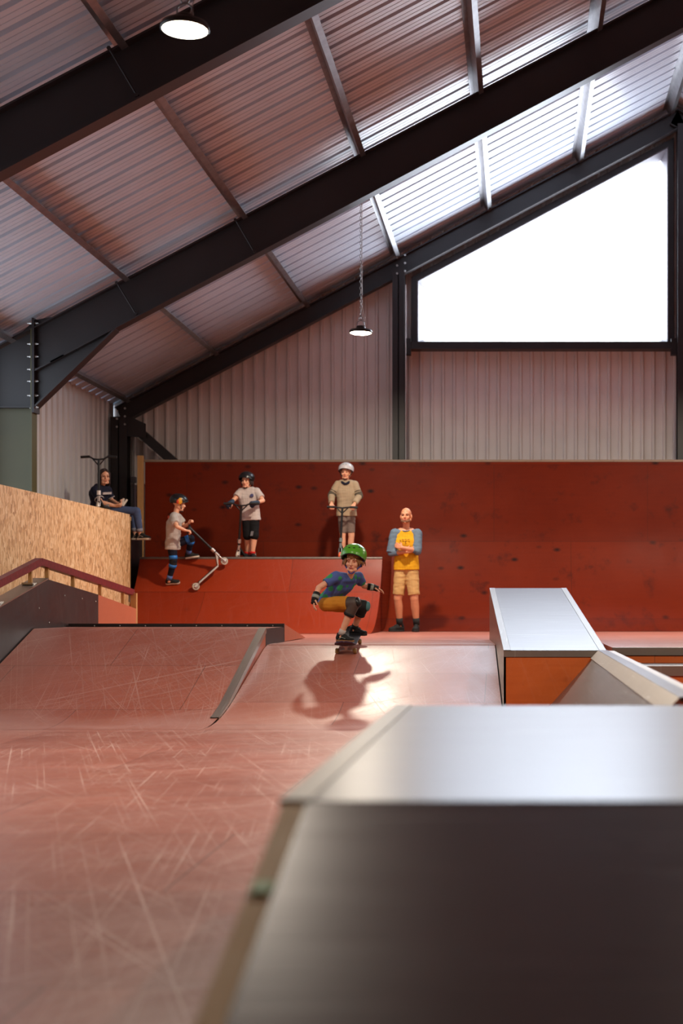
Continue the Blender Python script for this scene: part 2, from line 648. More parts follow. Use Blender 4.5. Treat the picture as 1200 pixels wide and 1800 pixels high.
def portal(y, label, depth=.50, width=.19, xin=-6.13, xout=-6.69, haunch=True):
    t = thing('portal_frame', (XL, y, DECK if y > 14 else 0), label, 'steel frame', 'steel portal frames')
    base = DECK if y > 14 else 0.0
    top = lambda x: roof_z(x) - PUR_D
    for sgn in (1, -1):
        X = (lambda x: x) if sgn == 1 else (lambda x: 2 * XA - x)
        n = NL if sgn == 1 else NR
        r = MB()
        xs = xin if haunch else xout
        ibeam(r, (X(xs), y, top(X(xs))), (XA, y, top(XA)), n, depth, width)
        if haunch:
            r.prism([(X(xs), top(X(xs)) - .02), (X(xs), top(X(xs)) - depth / NL.z), (X(xs + .35), top(X(xs + .35)) - depth / NL.z), (X(xs + .35), top(X(xs + .35)) - .02)], 'y', y - .006, y + .006)
            r.beam((X(xs), y, top(X(xs)) - depth / NL.z + .01), (X(xs + .4), y, top(X(xs + .4)) - depth / NL.z + .01), width, .018)
        obj('rafter', r, M['steel'], t)
        c = MB()
        for xx in (xout, xin):
            c.box((min(X(xx), X(xx + .02 if xx == xout else xx - .02)), y - width / 2, base), (max(X(xx), X(xx + .02 if xx == xout else xx - .02)), y + width / 2, top(X(xx)) - .02))
        zc = top(X(xin)) - (1.0 if haunch else .4)
        c.box((min(X(xout), X(xin)) + .02, y - .007, base), (max(X(xout), X(xin)) - .02, y + .007, zc))
        obj('column', c, M['steelreflect'] if haunch else M['steel'], t)
        c = MB()
        c.prism([(X(xout + .02), zc), (X(xin - .02), zc), (X(xin - .02), top(X(xin - .02)) - .03), (X(xout + .02), top(X(xout + .02)) - .03)], 'y', y - .007, y + .007)
        c.beam((X(xout), y, top(X(xout))), (X(xin), y, top(X(xin))), width, .02)
        if haunch:
            c.box((min(X(xout + .02), X(xin - .02)), y - width / 2, zc - .01), (max(X(xout + .02), X(xin - .02)), y + width / 2, zc + .01))
        obj('column_head', c, M['steel'], t)
        if haunch:
            h = MB()
            xh, zl = xin + 1.04, top(X(xin)) - 1.02
            zr = top(X(xh)) - depth / NL.z
            h.prism([(X(xin), zl), (X(xh), zr), (X(xin), top(X(xin)) - depth / NL.z)], 'y', y - .007, y + .007)
            h.beam((X(xin), y, zl), (X(xh), y, zr), width, .02)
            obj('haunch', h, M['steel'], t)
            e = MB().box((min(X(xin), X(xin + .03)), y - width / 2 - .01, zl - .05), (max(X(xin), X(xin + .03)), y + width / 2 + .01, top(X(xin)) + .12))
            e.prism([(X(xin), top(X(xin)) + .11), (X(xin + .32), top(X(xin + .32))), (X(xin), top(X(xin)) - .02)], 'y', y - .006, y + .006)
            e.prism([(X(xin), top(X(xin)) + .11), (X(xin - .25), top(X(xin - .25))), (X(xin), top(X(xin)) - .02)], 'y', y - .006, y + .006)
            obj('end_plate', e, M['steel'], t)
            if sgn == 1:
                for k, dz in enumerate((.02, .28, .44, .60, .75, .93, 1.08)):
                    b = MB()
                    z = top(X(xin)) + .08 - dz
                    b.lathe([(0, -.05), (.009, -.05), (.009, -.022), (.016, -.02), (.016, 0), (.009, .0), (.009, .05), (.016, .05), (.016, .07), (.009, .072), (.009, .09), (0, .09)], (xin - .02, y - .06, z), (1, 0, 0), 6, False)
                    obj('bolt', b, M['bolt'], t)
    return t


FLY = [-5.05, -3.56, -.58]
for y, lb in ((F0, 'dark steel portal frame overhead, out of view'),
              (F1, 'dark steel portal frame crossing the roof just behind the nearest hanging lamp'),
              (F2, 'dark steel portal frame with bolted haunch crossing mid roof to the left column')):
    t = portal(y, lb)
    for x in FLY:
        if x > -3 and y > 14: continue
        f = MB().tube([(x, y - .14, roof_z(x) - PUR_D - .02), (x + .22, y - .06, roof_z(x) - PUR_D - .40)], .010, 6)
        f.lathe([(0, -.01), (.02, -.01), (.02, .018), (0, .018)], (x + .22, y - .07, roof_z(x) - PUR_D - .40), (0, -1, 0), 6, False)
        f.lathe([(0, -.01), (.02, -.01), (.02, .018), (0, .018)], (x, y - .14, roof_z(x) - PUR_D - .02), (0, -1, 0), 6, False)
        obj('fly_brace', f, M['steel'], t)
# gable frame: rafter, corner, middle and ridge posts
t = thing('gable_frame', (XL, FG, DECK), 'dark steel gable frame with posts standing against the back wall', 'steel frame', 'steel portal frames')
for sgn, n in ((1, NL), (-1, NR)):
    X = (lambda x: x) if sgn == 1 else (lambda x: 2 * XA - x)
    r = MB()
    ibeam(r, (X(-6.62), FG, roof_z(X(-6.62)) - PUR_D), (XA, FG, roof_z(XA) - PUR_D), n, .285, .16)
    obj('rafter', r, M['steel'], t)
for x, w in ((-6.54, .27), (-1.97, .2), (XA + .1, .22), (2 * XA + 6.54, .27), (2 * XA + 1.97, .2)):
    c = MB()
    d = .12
    ztop = roof_z(x) - PUR_D - .30
    c.box((x - w / 2, FG - d, DECK), (x + w / 2, FG - d + .018, ztop + .1)).box((x - w / 2, FG + d - .018, DECK), (x + w / 2, FG + d, ztop + .1))
    c.box((x - .008, FG - d, DECK), (x + .008, FG + d, ztop))
    obj('post', c, M['steel'], t)
for cx, cz in ((-1.93, roof_z(-1.93) - PUR_D - .2), (-6.5, roof_z(-6.5) - PUR_D - .28)):
    for i in range(2):
        for j in range(3):
            b = MB().lathe([(0, 0), (.018, 0), (.018, .016), (0, .016)], (cx - .06 + .13 * i, FG - .13, cz - .11 + .13 * j + .04 * i), (0, -1, 0), 6, False)
            obj('bolt', b, M['bolt'], t)
g = MB().prism([(-6.42, roof_z(-6.4) - .75), (-6.1, roof_z(-6.4) - .78), (-6.1, roof_z(-6.4) - .55), (-6.42, roof_z(-6.4) - .4)], 'y', FG - .1, FG - .085)
obj('gusset_plate', g, M['steel'], t)
obj('diagonal_brace', MB().beam(P(226, 742, FG), P(312, 818, FG), .1, .15), M['steel'], t)

# purlins: galvanised Z sections running the length of the building
PX = [-6.5, -5.05, -3.56, -2.07, -.58, .92, 2.42]
PLAB = ['galvanised eaves purlin along the top of the left wall', 'galvanised purlin second up from the left eaves',
        'galvanised purlin third up from the left eaves', 'galvanised purlin fourth up, above the small hanging lamp',
        'galvanised purlin reaching the back wall above the left part of the window', 'galvanised purlin reaching the back wall above the middle of the window',
        'galvanised ridge purlin at the top right corner above the window']
for x, lb in zip(PX, PLAB):
    o = V((x, 0, roof_z(x)))
    s = V((1, 0, .53)).normalized()
    mb = MB()
    L0, L1 = -5.9, FG + .12
    mid_y, hl = (L0 + L1) / 2, (L1 - L0) / 2
    c = o + V((0, mid_y, 0))
    mb.obox(c - NL * PUR_D / 2, s, (0, 1, 0), NL, .003, hl, PUR_D / 2)
    mb.obox(c - NL * .003 - s * .03, s, (0, 1, 0), NL, .03, hl, .0025)
    mb.obox(c - NL * (PUR_D - .003) + s * .032, s, (0, 1, 0), NL, .032, hl, .0025)
    mb.obox(c - NL * (PUR_D - .012) + s * .063, s, (0, 1, 0), NL, .0025, hl, .012)
    tg = obj('roof_purlin', mb, M['galv'], label=lb, cat='purlin', group='roof purlins')

# conduit and cable on the gable
cd = thing('conduit', P(237, 900, 23.45), 'grey electrical conduit with a small box beside the dark corner post', 'conduit')
c0 = P(236, 750, 23.45)
obj('pipe', MB().tube([(c0.x, 23.42, .6), (c0.x, 23.42, c0.z)], .014, 8), M['plasticgrey'], cd)
c1 = P(236, 843, 23.4)
obj('junction_box', MB().box((c1.x - .05, 23.36, c1.z - .055), (c1.x + .03, 23.44, c1.z + .045)), M['plasticgrey'], cd, bevel=.006)
cb = [(-1.85, FG - .14, z) for z in (DECK, 2, 4, 5.0, 6.2)]
obj('cable', MB().tube(cb, .008, 6), M['cablewhite'], label='thin white cable running up the right side of the middle gable post', cat='cable')


# ------------------------------------------------------------------ high bay lamps
def lamp(x, y, z, label):
    t = thing('hanging_lamp', (x, y, z), label, 'lamp', 'round high bay lamps')
    c = V((x, y, z))
    obj('housing', MB().lathe([(0, .09), (.052, .09), (.06, .075), (.065, .042), (.14, .038), (.150, .02), (.151, 0), (.14, -.004)], c, (0, 0, 1), 40), M['lampbody'], t)
    d = MB().lathe([(.138, -.003), (.11, -.013), (.04, -.018), (0, -.018)], c, (0, 0, 1), 40)
    obj('diffuser', d, M['led'], t)
    k = MB().tube([c + V((-.05, 0, .09)), c + V((-.045, 0, .14)), c + V((0, 0, .17)), c + V((.045, 0, .14)), c + V((.05, 0, .09))], .006, 6)
    k.tube([c + V((math.cos(a) * .025, 0, .19 + math.sin(a) * .03)) for a in [i * .5236 for i in range(12)]], .006, 6, closed=True)
    obj('hook', k, M['chain'], t)
    ch = MB()
    zt = roof_z(x) - .02
    zz, i = z + .21, 0
    while zz < zt:
        ax = V((1, 0, 0)) if i % 2 else V((0, 1, 0))
        ch.tube([V((x, y, zz)) + ax * math.cos(a) * .012 + V((0, 0, math.sin(a) * .026)) for a in [j * .785 for j in range(8)]], .0035, 5, closed=True)
        zz += .042
        i += 1
    obj('chain', ch, M['chain'], t)
    w = MB().tube([c + V((.02, .03, .09)), c + V((.05, .03, .2)), c + V((.016, .012, .32)), V((x + .014, y + .01, zt))], .004, 5)
    obj('lamp_cord', w, M['cablewhite'], t)
    ld = bpy.data.lights.new('lamp_light', 'AREA')
    ld.shape = 'DISK'
    ld.size = .26
    ld.energy = LAMP_W
    ld.color = (1.0, .87, .70)
    lo = bpy.data.objects.new('lamp_light', ld)
    COL.objects.link(lo)
    lo.parent = t
    lo.location = (0, 0, -.03)
    return t


LZ = CAM_Z + 3.575
lamp(-2.076, 8.84, LZ, 'large glowing round lamp hanging near the top left, in front of the dark roof beam')
lamp(-2.08, 18.7, LZ, 'small glowing round lamp on a long chain before the ribbed back wall')
for x in (2.9, 7.9):
    for y in (8.84, 18.7):
        lamp(x, y, LZ, 'round lamp hanging right of the picture, %s the window, %s' % ('beside' if y > 15 else 'well before', 'under the ridge' if x < 5 else 'near the right wall'))
# lamp(-2.25, -1.1, LZ, 'round lamp hanging behind the camera over the left side')
# lamp(2.9, -1.1, LZ, 'round lamp hanging behind the camera under the ridge')

# ================================================================== SKATE RAMPS
def arc(y0, z0, y1, z1, r0, r1):
    pass


def smooth_profile(pts, n=6):
    """round the inner corners of a polyline: pts = [(y,z,radius-ish length)]"""
    out = []
    for i, (y, z, q) in enumerate(pts):
        p = V((y, z))
        if q == 0 or i in (0, len(pts) - 1):
            out.append(p)
            continue
        a = V(pts[i - 1][:2])
        b = V(pts[i + 1][:2])
        pa = p + (a - p).normalized() * q
        pb = p + (b - p).normalized() * q
        for k in range(n + 1):
            t = k / n
            out.append(pa * (1 - t) ** 2 + p * 2 * t * (1 - t) + pb * t * t)
    return out


def ribbon(mb, prof, x0, x1, th=0.0):
    """surface along profile (y,z) between x0 and x1"""
    mb.grid([[V((x, p[0], p[1])) for p in prof] for x in (x0, x1)], smooth=True)


# central wooden bank
bank_prof = smooth_profile([(11.2, .0008, 0), (11.8, .0008, .55), (14.0, DECK + .004, .22), (14.5, DECK + .004, 0)], 8)
t = thing('bank_ramp', (-1.3, 12.8, 0), 'wide red plywood bank sloping down to the floor under the skateboarder', 'ramp')
mb = MB()
mb.grid([[V((-2.485, p[0], p[1])) for p in bank_prof], [V((-.140 - .0493 * max(0, p[0] - 12), p[0], p[1])) for p in bank_prof]])
obj('riding_surface', mb, M['bank'], t)
mb = MB().prism([(p[0], p[1] - .006) for p in bank_prof] + [(14.5, -.002)], 'x', -2.485, -2.465)
obj('side_panel', mb, M['sideply'], t)

# left kicker box with flat top and back slope
LT = .75
lp = smooth_profile([(11.2, .0008, 0), (11.8, .0008, .5), (14.0, LT, .03), (15.1, LT, 0)], 8)
t = thing('kicker_ramp', (-3.6, 13.2, 0), 'raised red plywood kicker ramp with metal edge beside the dark hump ledge', 'ramp')
mb = MB()
ribbon(mb, lp, -4.775, -2.50)
obj('riding_surface', mb, M['rampply'], t)
e = MB()
pr = [p for p in lp if p[0] > 11.75]
for w0, w1, dz0, dz1 in ((-2.56, -2.488, .0, .010),):
    top = [V((p[0], p[1] + dz1)) for p in pr]
    e.grid([[V((x, p[0], p[1])) for p in top if p[0] <= 14.02] for x in (w0, w1)])
    e.grid([[V((w1, p[0], p[1] + dz1 - d)) for p in pr if p[0] <= 14.02] for d in (0, .055)])
    e.grid([[V((w0, p[0], p[1] + dz1 - d)) for p in pr if p[0] <= 14.02] for d in (0, .012)])
obj('edge_angle', e, M['anglelight'], t, fixn=False)
sd = [(p[0], p[1] - .004) for p in lp if 11.7 < p[0] <= 14.0]
obj('side_panel', MB().prism(sd + [(14.0, -.002)], 'x', -2.52, -2.493), M['sideply'], t)
obj('black_side_panel', MB().prism([(14.0, .4), (14.0, LT - .004), (15.1, LT - .004), (15.1, .4)], 'x', -2.52, -2.492), M['blackply'], t, label='black side panel')
b = MB().box((-4.775, 15.08, .6), (-2.492, 15.12, LT + .035))
obj('back_lip', b, M['blackply'], t, label='black lip with screws')
mb = MB().prism([(15.12, .595), (15.12, LT + .03), (16.6, .6)], 'x', -4.775, -2.492)
obj('back_slope', mb, M['sideply'], t)
for i in range(8):
    x = -4.5 + i * .27
    obj('screw', MB().lathe([(0, 0), (.008, 0), (.007, .004), (0, .005)], (x, 15.08, LT + .012), (0, -1, 0), 8), M['bolt'], t)

# dark hump ledge at the far left
hp = [(11.3, .002), (11.3, .58), (14.45, 1.245), (16.2, 1.10), (16.2, DECK + .002), (14.04, DECK + .002), (14.04, .002)]
t = thing('hump_ledge', (-4.86, 14.4, 0), 'dark brown hump shaped ledge carrying the red rail by the chipboard wall', 'ledge')
obj('side_panel', MB().prism(hp, 'x', -4.935, -4.79), M['phenolic'], t)
h2 = [(16.2, DECK + .002), (16.2, 1.098), (17.8, .935), (17.8, DECK + .002)]
obj('end_panel', MB().prism(h2, 'x', -4.935, -4.79), M['sideply'], t, label='orange red end panel')
mb = MB()
for (ya, za), (yb, zb) in ((hp[1], hp[2]), (hp[2], hp[3]), (h2[1], h2[2])):
    if (ya, za) == hp[1]:
        mb.hexa([(-4.95, ya, za), (-4.775, ya, za), (-4.775, yb, zb), (-4.95, yb, zb), (-4.95, ya, za + .012), (-4.775, ya, za + .012), (-4.775, yb, zb + .012), (-4.95, yb, zb + .012)])
obj('metal_top', mb, M['anglelight'], t, label='metal top strip')
obj('end_post', MB().box((-4.86, 17.8, DECK), (-4.79, 17.86, 1.13)), M['timber'], t, label='pale timber end post')
for y, z in ((14.2, .95), (14.5, .8), (15.0, 1.08), (15.6, 1.05), (16.1, 1.02), (14.9, .68)):
    obj('screw', MB().lathe([(0, 0), (.009, 0), (.008, .004), (0, .005)], (-4.79, y, z), (1, 0, 0), 8), M['bolt'], t)
# the red rail above it
t = thing('grind_rail', (-4.9, 14.45, 1.25), 'worn dark red square grind rail bent over the dark hump ledge', 'rail')
RX = -4.86
rz = lambda y: (1.245 - .211 * (14.45 - y) if y < 14.45 else 1.245 - .0926 * (y - 14.45))
mb = MB()
ptsr = [(RX, 11.4, rz(11.4) + .2), (RX, 14.4, rz(14.45) + .175), (RX, 17.86, rz(17.86) + .21)]
mb.beam(ptsr[0], ptsr[1], .07, .075)
mb.beam(ptsr[1], ptsr[2], .07, .075)
obj('rail_bar', mb, M['railred'], t)
for y in (12.2, 13.25, 14.15, 14.65, 15.5, 16.5, 17.45):
    obj('rail_post', MB().box((RX - .018, y - .018, rz(y) + .004 + (.013 if y < 14.45 else 0)), (RX + .018, y + .018, rz(y) + .16)), M['timber'], t)
obj('end_bracket', MB().box((RX - .036, 17.83, 1.02), (RX + .036, 17.87, 1.14)), M['galv'], t)
for y in (12.2, 13.25, 14.15):
    obj('foot_plate', MB().box((RX - .06, y - .08, rz(y) + .004), (RX + .05, y + .08, rz(y) + .022)), M['anglelight'], t)

# back quarter pipe with platform, coping and side panel
QX0, QX1, QB, QR, QH = -5.595, -2.02, 19.29, 1.9, 1.075
t = thing('quarter_pipe', ((QX0 + QX1) / 2, 20.2, DECK), 'orange red quarter pipe with a metal coping in front of the tall plywood wall', 'ramp')
qa = math.acos((QR - QH) / QR)
qp = [(QB + QR * math.sin(qa * i / 18), DECK + .004 + QR * (1 - math.cos(qa * i / 18))) for i in range(19)]
mb = MB()
ribbon(mb, qp, QX0, QX1)
obj('riding_surface', mb, M['quarter'], t)
QY = qp[-1][0]
QZ = DECK + QH
obj('platform', MB().box((QX0, QY + .02, QZ - .03), (QX1, 22.5, QZ)), M['wallply'], t)
obj('side_panel', MB().prism([(p[0], p[1] - .003) for p in qp] + [(22.5, QZ - .03), (22.5, DECK + .002), (QB, DECK + .002)], 'x', QX1 - .02, QX1 + .003), M['wallply'], t, label='darker plywood side panel')
obj('coping', MB().tube([(QX0, QY + .01, QZ + .005), (QX1, QY + .01, QZ + .005)], .022, 12), M['copingsteel'], t, label='metal coping pipe')

# tall plywood wall ride across the back
WY, WR = 22.6, 1.7
t = thing('wall_ride', (3, WY, DECK), 'tall dark red plywood wall ride across the back under the ribbed wall', 'ramp')
wp = [(WY - WR + WR * math.sin(math.pi / 2 * i / 20), DECK + .004 + WR * (1 - math.cos(math.pi / 2 * i / 20))) for i in range(21)]
WT = CAM_Z + 251 * WY / 2500
mb = MB()
ribbon(mb, wp + [(WY, WT)], QX1 + .006, 11.6)
obj('riding_surface', mb, M['wallply'], t)
obj('wall_panel', MB().box((-5.94, WY, QZ - .1), (QX1 + .006, WY + .02, WT)), M['wallply'], t)
obj('top_cap', MB().box((-5.96, WY - .015, WT), (11.6, WY + .12, WT + .035)), M['cap'], t, label='weathered timber cap')
for x in (-5.9, -3.5, -1.1, 1.3, 3.7, 6.1, 8.5, 11):
    obj('stud', MB().box((x, WY + .03, DECK), (x + .05, WY + .12, WT)), M['timber'], t)
p0 = P(242, 801, 22.5)
obj('timber_post', MB().box((-6.03, 22.47, DECK), (-5.945, 22.55, p0.z)), M['timber'], label='pale pine post standing at the left end of the tall plywood wall', cat='post', bevel=.003)

# chipboard sided platform on the left
OT = CAM_Z + 1.3
t = thing('viewing_platform', (-6.1, 16, DECK), 'chipboard sided platform along the left wall where a person sits', 'platform')
obj('side_panel', MB().box((-5.618, 9, 0), (-5.6, 14.04, OT)).box((-5.618, 14.04, DECK), (-5.6, 20.47, OT)), M['osb'], t)
obj('top_panel', MB().box((-6.1, 9, OT - .02), (-5.62, 20.47, OT)), M['osb'], t)
obj('back_platform', MB().box((-6.7, 20.472, OT - .06), (-5.72, 21.6, OT - .005)), M['osb'], t)
obj('end_post', MB().box((-5.8, 20.5, DECK + .3), (-5.62, 20.58, OT - .06)), M['timber'], t)
obj('end_panel', MB().box((-5.76, 20.5, DECK), (-5.72, 21.6, OT - .06)), M['blackply'], t)

# metal topped ledge box on the deck
def lerp(a, b, t):
    return V(a) * (1 - t) + V(b) * t


A0, A1 = V((-.13, 12.0, .594)), V((.735, 12.0, .594))
B0, B1 = V((-.337, 16.2, 1.168)), V((.538, 16.2, 1.168))
dn = lambda p, z: V((p.x, p.y, z))
t = thing('ledge_box', (.2, 14, 0), 'steel topped sloping ledge box rising away between bank and plywood wall', 'ledge')
up = V((0, -.137, 1)).normalized()
mb = MB()
a0, a1, b0, b1 = lerp(A0, A1, .07), lerp(A0, A1, .93), lerp(B0, B1, .07), lerp(B0, B1, .93)
mb.hexa([a0, a1, b1, b0, a0 + up * .006, a1 + up * .006, b1 + up * .006, b0 + up * .006])
obj('top_plate', mb, M['plate'], t)
for (p, q, r, s) in ((A0, lerp(A0, A1, .068), lerp(B0, B1, .068), B0), (lerp(A0, A1, .932), A1, B1, lerp(B0, B1, .932))):
    mb = MB().hexa([p, q, r, s, p + up * .009, q + up * .009, r + up * .009, s + up * .009])
    obj('edge_angle', mb, M['angle'], t)
mb = MB()
for p, q in ((A0, B0),):
    mb.hexa([dn(p, .0), dn(p, 0) + V((.02, 0, 0)), dn(q, 0) + V((.02, 0, 0)), dn(q, 0), p, p + V((.02, 0, 0)), q + V((.02, 0, 0)), q])
obj('side_plate', mb, M['plateside'], t)
mb = MB().hexa([dn(A1, .0) - V((.02, 0, 0)), dn(A1, 0), dn(B1, 0), dn(B1, 0) - V((.02, 0, 0)), A1 - V((.02, 0, 0)), A1, B1, B1 - V((.02, 0, 0))])
obj('side_panel', mb, M['orange'], t)
obj('front_panel', MB().box((-.13, 12.0, 0), (.735, 12.02, .55)), M['orange'], t, label='bright orange plywood front')
obj('front_strip', MB().box((-.13, 11.994, .545), (.735, 12.02, .596)), M['anglelight'], t, label='grey steel front strip')
obj('back_panel', MB().box((-.337, 16.18, DECK), (.538, 16.2, 1.165)), M['orange'], t)

# low steel faced hip ledge running towards the camera
t = thing('hip_ledge', (.55, 9, 0), 'steel faced slanted ledge running forward from the ledge box corner', 'ledge')
hy0, hy1 = 5.9, 11.985
obj('slanted_plate', MB().hexa([(.14, hy0, .002), (.16, hy0, .002), (.16, hy1, .002), (.14, hy1, .002), (.655, hy0, .575), (.675, hy0, .575), (.675, hy1, .575), (.655, hy1, .575)]), M['plateside'], t)
obj('edge_angle', MB().hexa([(.6, hy0, .535), (.62, hy0, .53), (.62, hy1, .53), (.6, hy1, .535), (.665, hy0, .60), (.68, hy0, .585), (.68, hy1, .585), (.665, hy1, .60)]), M['anglelight'], t)
obj('top_strip', MB().box((.665, hy0, .585), (.745, hy1, .602)), M['plate'], t)
obj('outer_strip', MB().box((.75, hy0, .57), (.80, hy1, .598)), M['anglelight'], t)
obj('back_panel', MB().box((.76, hy0, .002), (.78, hy1, .57)), M['orange'], t)
obj('end_panel', MB().prism([(.15, .002), (.665, .58), (.77, .58), (.77, .002)], 'y', hy0 - .012, hy0 - .001), M['orange'], t)
# two steps to the right of it
t = thing('step_ledge', (3, 12.9, 0), 'tall orange step ledge with a grey steel edge behind the hip ledge', 'ledge', 'step ledges')
obj('front_panel', MB().box((.84, 12.8, .002), (6, 14.04, .55)), M['orange'], t)
obj('edge_strip', MB().box((.84, 12.79, .53), (6, 12.9, .6)), M['anglelight'], t)
obj('top_panel', MB().box((.84, 12.9, .55), (6, 14.3, .598)), M['deck'], t)
t = thing('step_ledge', (3, 12.2, 0), 'low orange step ledge with a pale steel edge in front of the taller one', 'ledge', 'step ledges')
obj('front_panel', MB().box((.84, 12.0, .002), (6, 12.78, .42)), M['orange'], t)
obj('edge_strip', MB().box((.84, 11.99, .385), (6, 12.1, .468)), M['anglelight'], t)
obj('top_panel', MB().box((.84, 12.1, .42), (6, 12.78, .464)), M['plate'], t)

# big steel box in the foreground
t = thing('foreground_box', (.4, 3.5, 0), 'large out of focus steel topped box with sloping front, closest to the viewer', 'box')
FX0, FX1, FY0, FY1, FZ = -.44, 2.0, 2.61, 5.08, .625
sl = .274
zf = lambda y: FZ - sl * (FY0 - y)
ye = .45
obj('top_plate', MB().box((FX0 + .058, FY0, FZ - .01), (FX1, FY1, FZ)), M['plate'], t)
obj('edge_angle', MB().box((FX0, FY0, FZ - .012), (FX0 + .056, FY1, FZ + .003)), M['angle'], t)
obj('slope_plate', MB().hexa([(FX0 + .05, ye, zf(ye) - .01), (FX1, ye, zf(ye) - .01), (FX1, FY0, FZ - .011), (FX0 + .05, FY0, FZ - .011), (FX0 + .05, ye, zf(ye)), (FX1, ye, zf(ye)), (FX1, FY0, FZ - .001), (FX0 + .05, FY0, FZ - .001)]), M['platedark'], t)
obj('edge_board', MB().prism([(ye, .002), (ye, zf(ye)), (FY0, FZ - .002), (FY0, .002)], 'x', FX0 + .008, FX0 + .048), M['edgewood'], t, label='pale raw plywood edge')
obj('side_panel', MB().box((FX0 + .004, FY0 + .01, .002), (FX0 + .03, FY1, FZ - .014)), M['sideply'], t)
obj('back_panel', MB().box((FX0 + .03, FY1 - .02, .002), (FX1, FY1, FZ - .012)), M['sideply'], t)
gy = 2.27
obj('paint_mark', MB().obox((FX0 + .03, gy, zf(gy) + .002), (1, 0, 0), (0, 1, sl), (0, -sl, 1), .016, .02, .003), M['green'], t, label='small green paint mark')

# ================================================================== FIGURES
def skin_mat(name, rgb):
    t = NT(name)
    v = t.pos(obj=True)
    nz = t.noise(v, 30, 3)
    c = lin(rgb)
    col = t.mix(nz, tuple(x * .88 for x in c[:3]) + (1,), tuple(min(1, x * 1.1) for x in c[:3]) + (1,))
    t.set(Base_Color=col, Roughness=.5)
    t.inp(t.b, 'Subsurface Weight', .08)
    t.inp(t.b, 'Subsurface Radius', (.02, .008, .004))
    return t.m


def cloth(name, rgb, vary=.14, rough=.85):
    t = NT(name)
    v = t.pos(obj=True)
    nz = t.noise(v, 12, 4, .6, .8)
    c = lin(rgb)
    col = t.mix(nz, tuple(x * (1 - vary) for x in c[:3]) + (1,), tuple(min(1, x * (1 + vary)) for x in c[:3]) + (1,))
    t.set(Base_Color=col, Roughness=rough)
    t.inp(t.b, 'Specular IOR Level', .25)
    t.bump(t.noise(v, 26, 3, .6, 1.2), .35, .006)
    return t.m


def dotted(name, base, dot, scale=11, size=.38):
    t = NT(name)
    v = t.pos(obj=True)
    vo = t.n('ShaderNodeTexVoronoi', i_Vector=v, i_Scale=scale, i_Randomness=.55)
    k = t.ramp(vo.outputs['Distance'], [(size - .02, 1.0), (size + .02, 0.0)])
    col = t.mix(k, lin(base), lin(dot))
    t.set(Base_Color=col, Roughness=.85)
    t.bump(t.noise(v, 26, 3, .6, 1.2), .35, .006)
    return t.m


M['skin'] = skin_mat('fair_skin', (228, 168, 136))
M['skintan'] = skin_mat('tanned_skin', (204, 138, 104))
M['lips'] = flat('lips', (178, 88, 78), .5)
M['eyewhite'] = flat('eye', (60, 44, 38), .3)
M['lid'] = flat('dark_eyelid', (150, 92, 70), .6)  # closed lids, browner than the skin
M['brow'] = flat('eyebrow_hair', (96, 64, 42), .8)
M['hairfair'] = flat('fair_brown_hair', (142, 98, 58), .6, vary=.35, scale=60)
M['hairdark'] = flat('dark_brown_hair', (46, 28, 24), .6, vary=.3, scale=60)
M['stubble'] = flat('beard_stubble', (118, 78, 56), .8, vary=.2, scale=80)
M['black'] = flat('black_fabric', (18, 17, 19), .8)
M['blackplastic'] = flat('black_plastic', (20, 20, 22), .35)
M['rubber'] = flat('black_rubber', (26, 25, 26), .6)
M['white'] = flat('white_plastic', (226, 222, 220), .35)
M['whitesole'] = flat('pale_shoe_sole', (206, 192, 176), .6)
M['gumsole'] = flat('gum_shoe_sole', (150, 104, 70), .6)
M['tshirtgreen'] = dotted('blue_shirt_with_green_spots', (74, 94, 158), (50, 146, 92))
M['mustard'] = cloth('mustard_cotton', (206, 150, 24))
M['bluegrey'] = cloth('blue_grey_marl', (96, 114, 132))
M['khaki'] = cloth('khaki_cotton', (196, 158, 104))
M['ochre'] = cloth('ochre_cotton', (196, 130, 40))
M['beige'] = cloth('beige_knit', (168, 148, 122))
M['olivegrey'] = cloth('olive_grey_knit', (88, 80, 68))
M['greyshort'] = cloth('grey_cotton', (122, 106, 98))
M['offwhite'] = cloth('off_white_cotton', (190, 176, 170))
M['greytee'] = cloth('pale_grey_cotton', (180, 170, 164))
M['navy'] = cloth('navy_cotton', (28, 30, 48))
M['denim'] = cloth('blue_denim', (74, 88, 122))
M['denimcuff'] = cloth('turned_denim_cuff', (140, 138, 148))
M['blacktrouser'] = cloth('black_cotton', (16, 15, 18))
M['leg_navy'] = cloth('dark_navy_leggings', (22, 24, 40))
M['padblue'] = flat('bright_blue_pad', (30, 110, 190), .5)
M['sockblue'] = cloth('blue_sock', (86, 112, 170))
M['sockred'] = cloth('red_shoe_tongue', (200, 40, 36))
M['helmetgreen'] = flat('green_helmet_shell', (84, 160, 40), .28, vary=.03)
M['helmetwhite'] = flat('white_helmet_shell', (196, 194, 196), .3, vary=.03)
M['helmetblack'] = flat('black_helmet_shell', (22, 22, 25), .3, vary=.03)
M['padgrey'] = flat('grey_brown_pad', (76, 62, 56), .6)
M['padteal'] = flat('teal_pad_strap', (70, 118, 122), .6)
M['strapgrey'] = flat('pale_wrist_strap', (142, 150, 140), .6)
M['straPblue'] = flat('blue_chin_strap', (50, 56, 130), .6)
M['glove'] = flat('dark_blue_glove', (34, 52, 74), .7)
M['yellow'] = flat('yellow_print', (214, 150, 30), .5)
M['redprint'] = flat('red_print', (190, 60, 30), .5)
M['alu'] = flat('brushed_aluminium', (190, 178, 172), .35, .7)
M['wheelpale'] = flat('pale_urethane', (186, 172, 156), .5)
M['wheeltan'] = flat('tan_urethane', (150, 120, 70), .5)
M['griptape'] = flat('grip_tape', (40, 40, 46), .9)
M['deckwood'] = flat('dark_purple_deck', (58, 36, 62), .4)
M['orangeplastic'] = flat('orange_plastic', (226, 100, 50), .5)
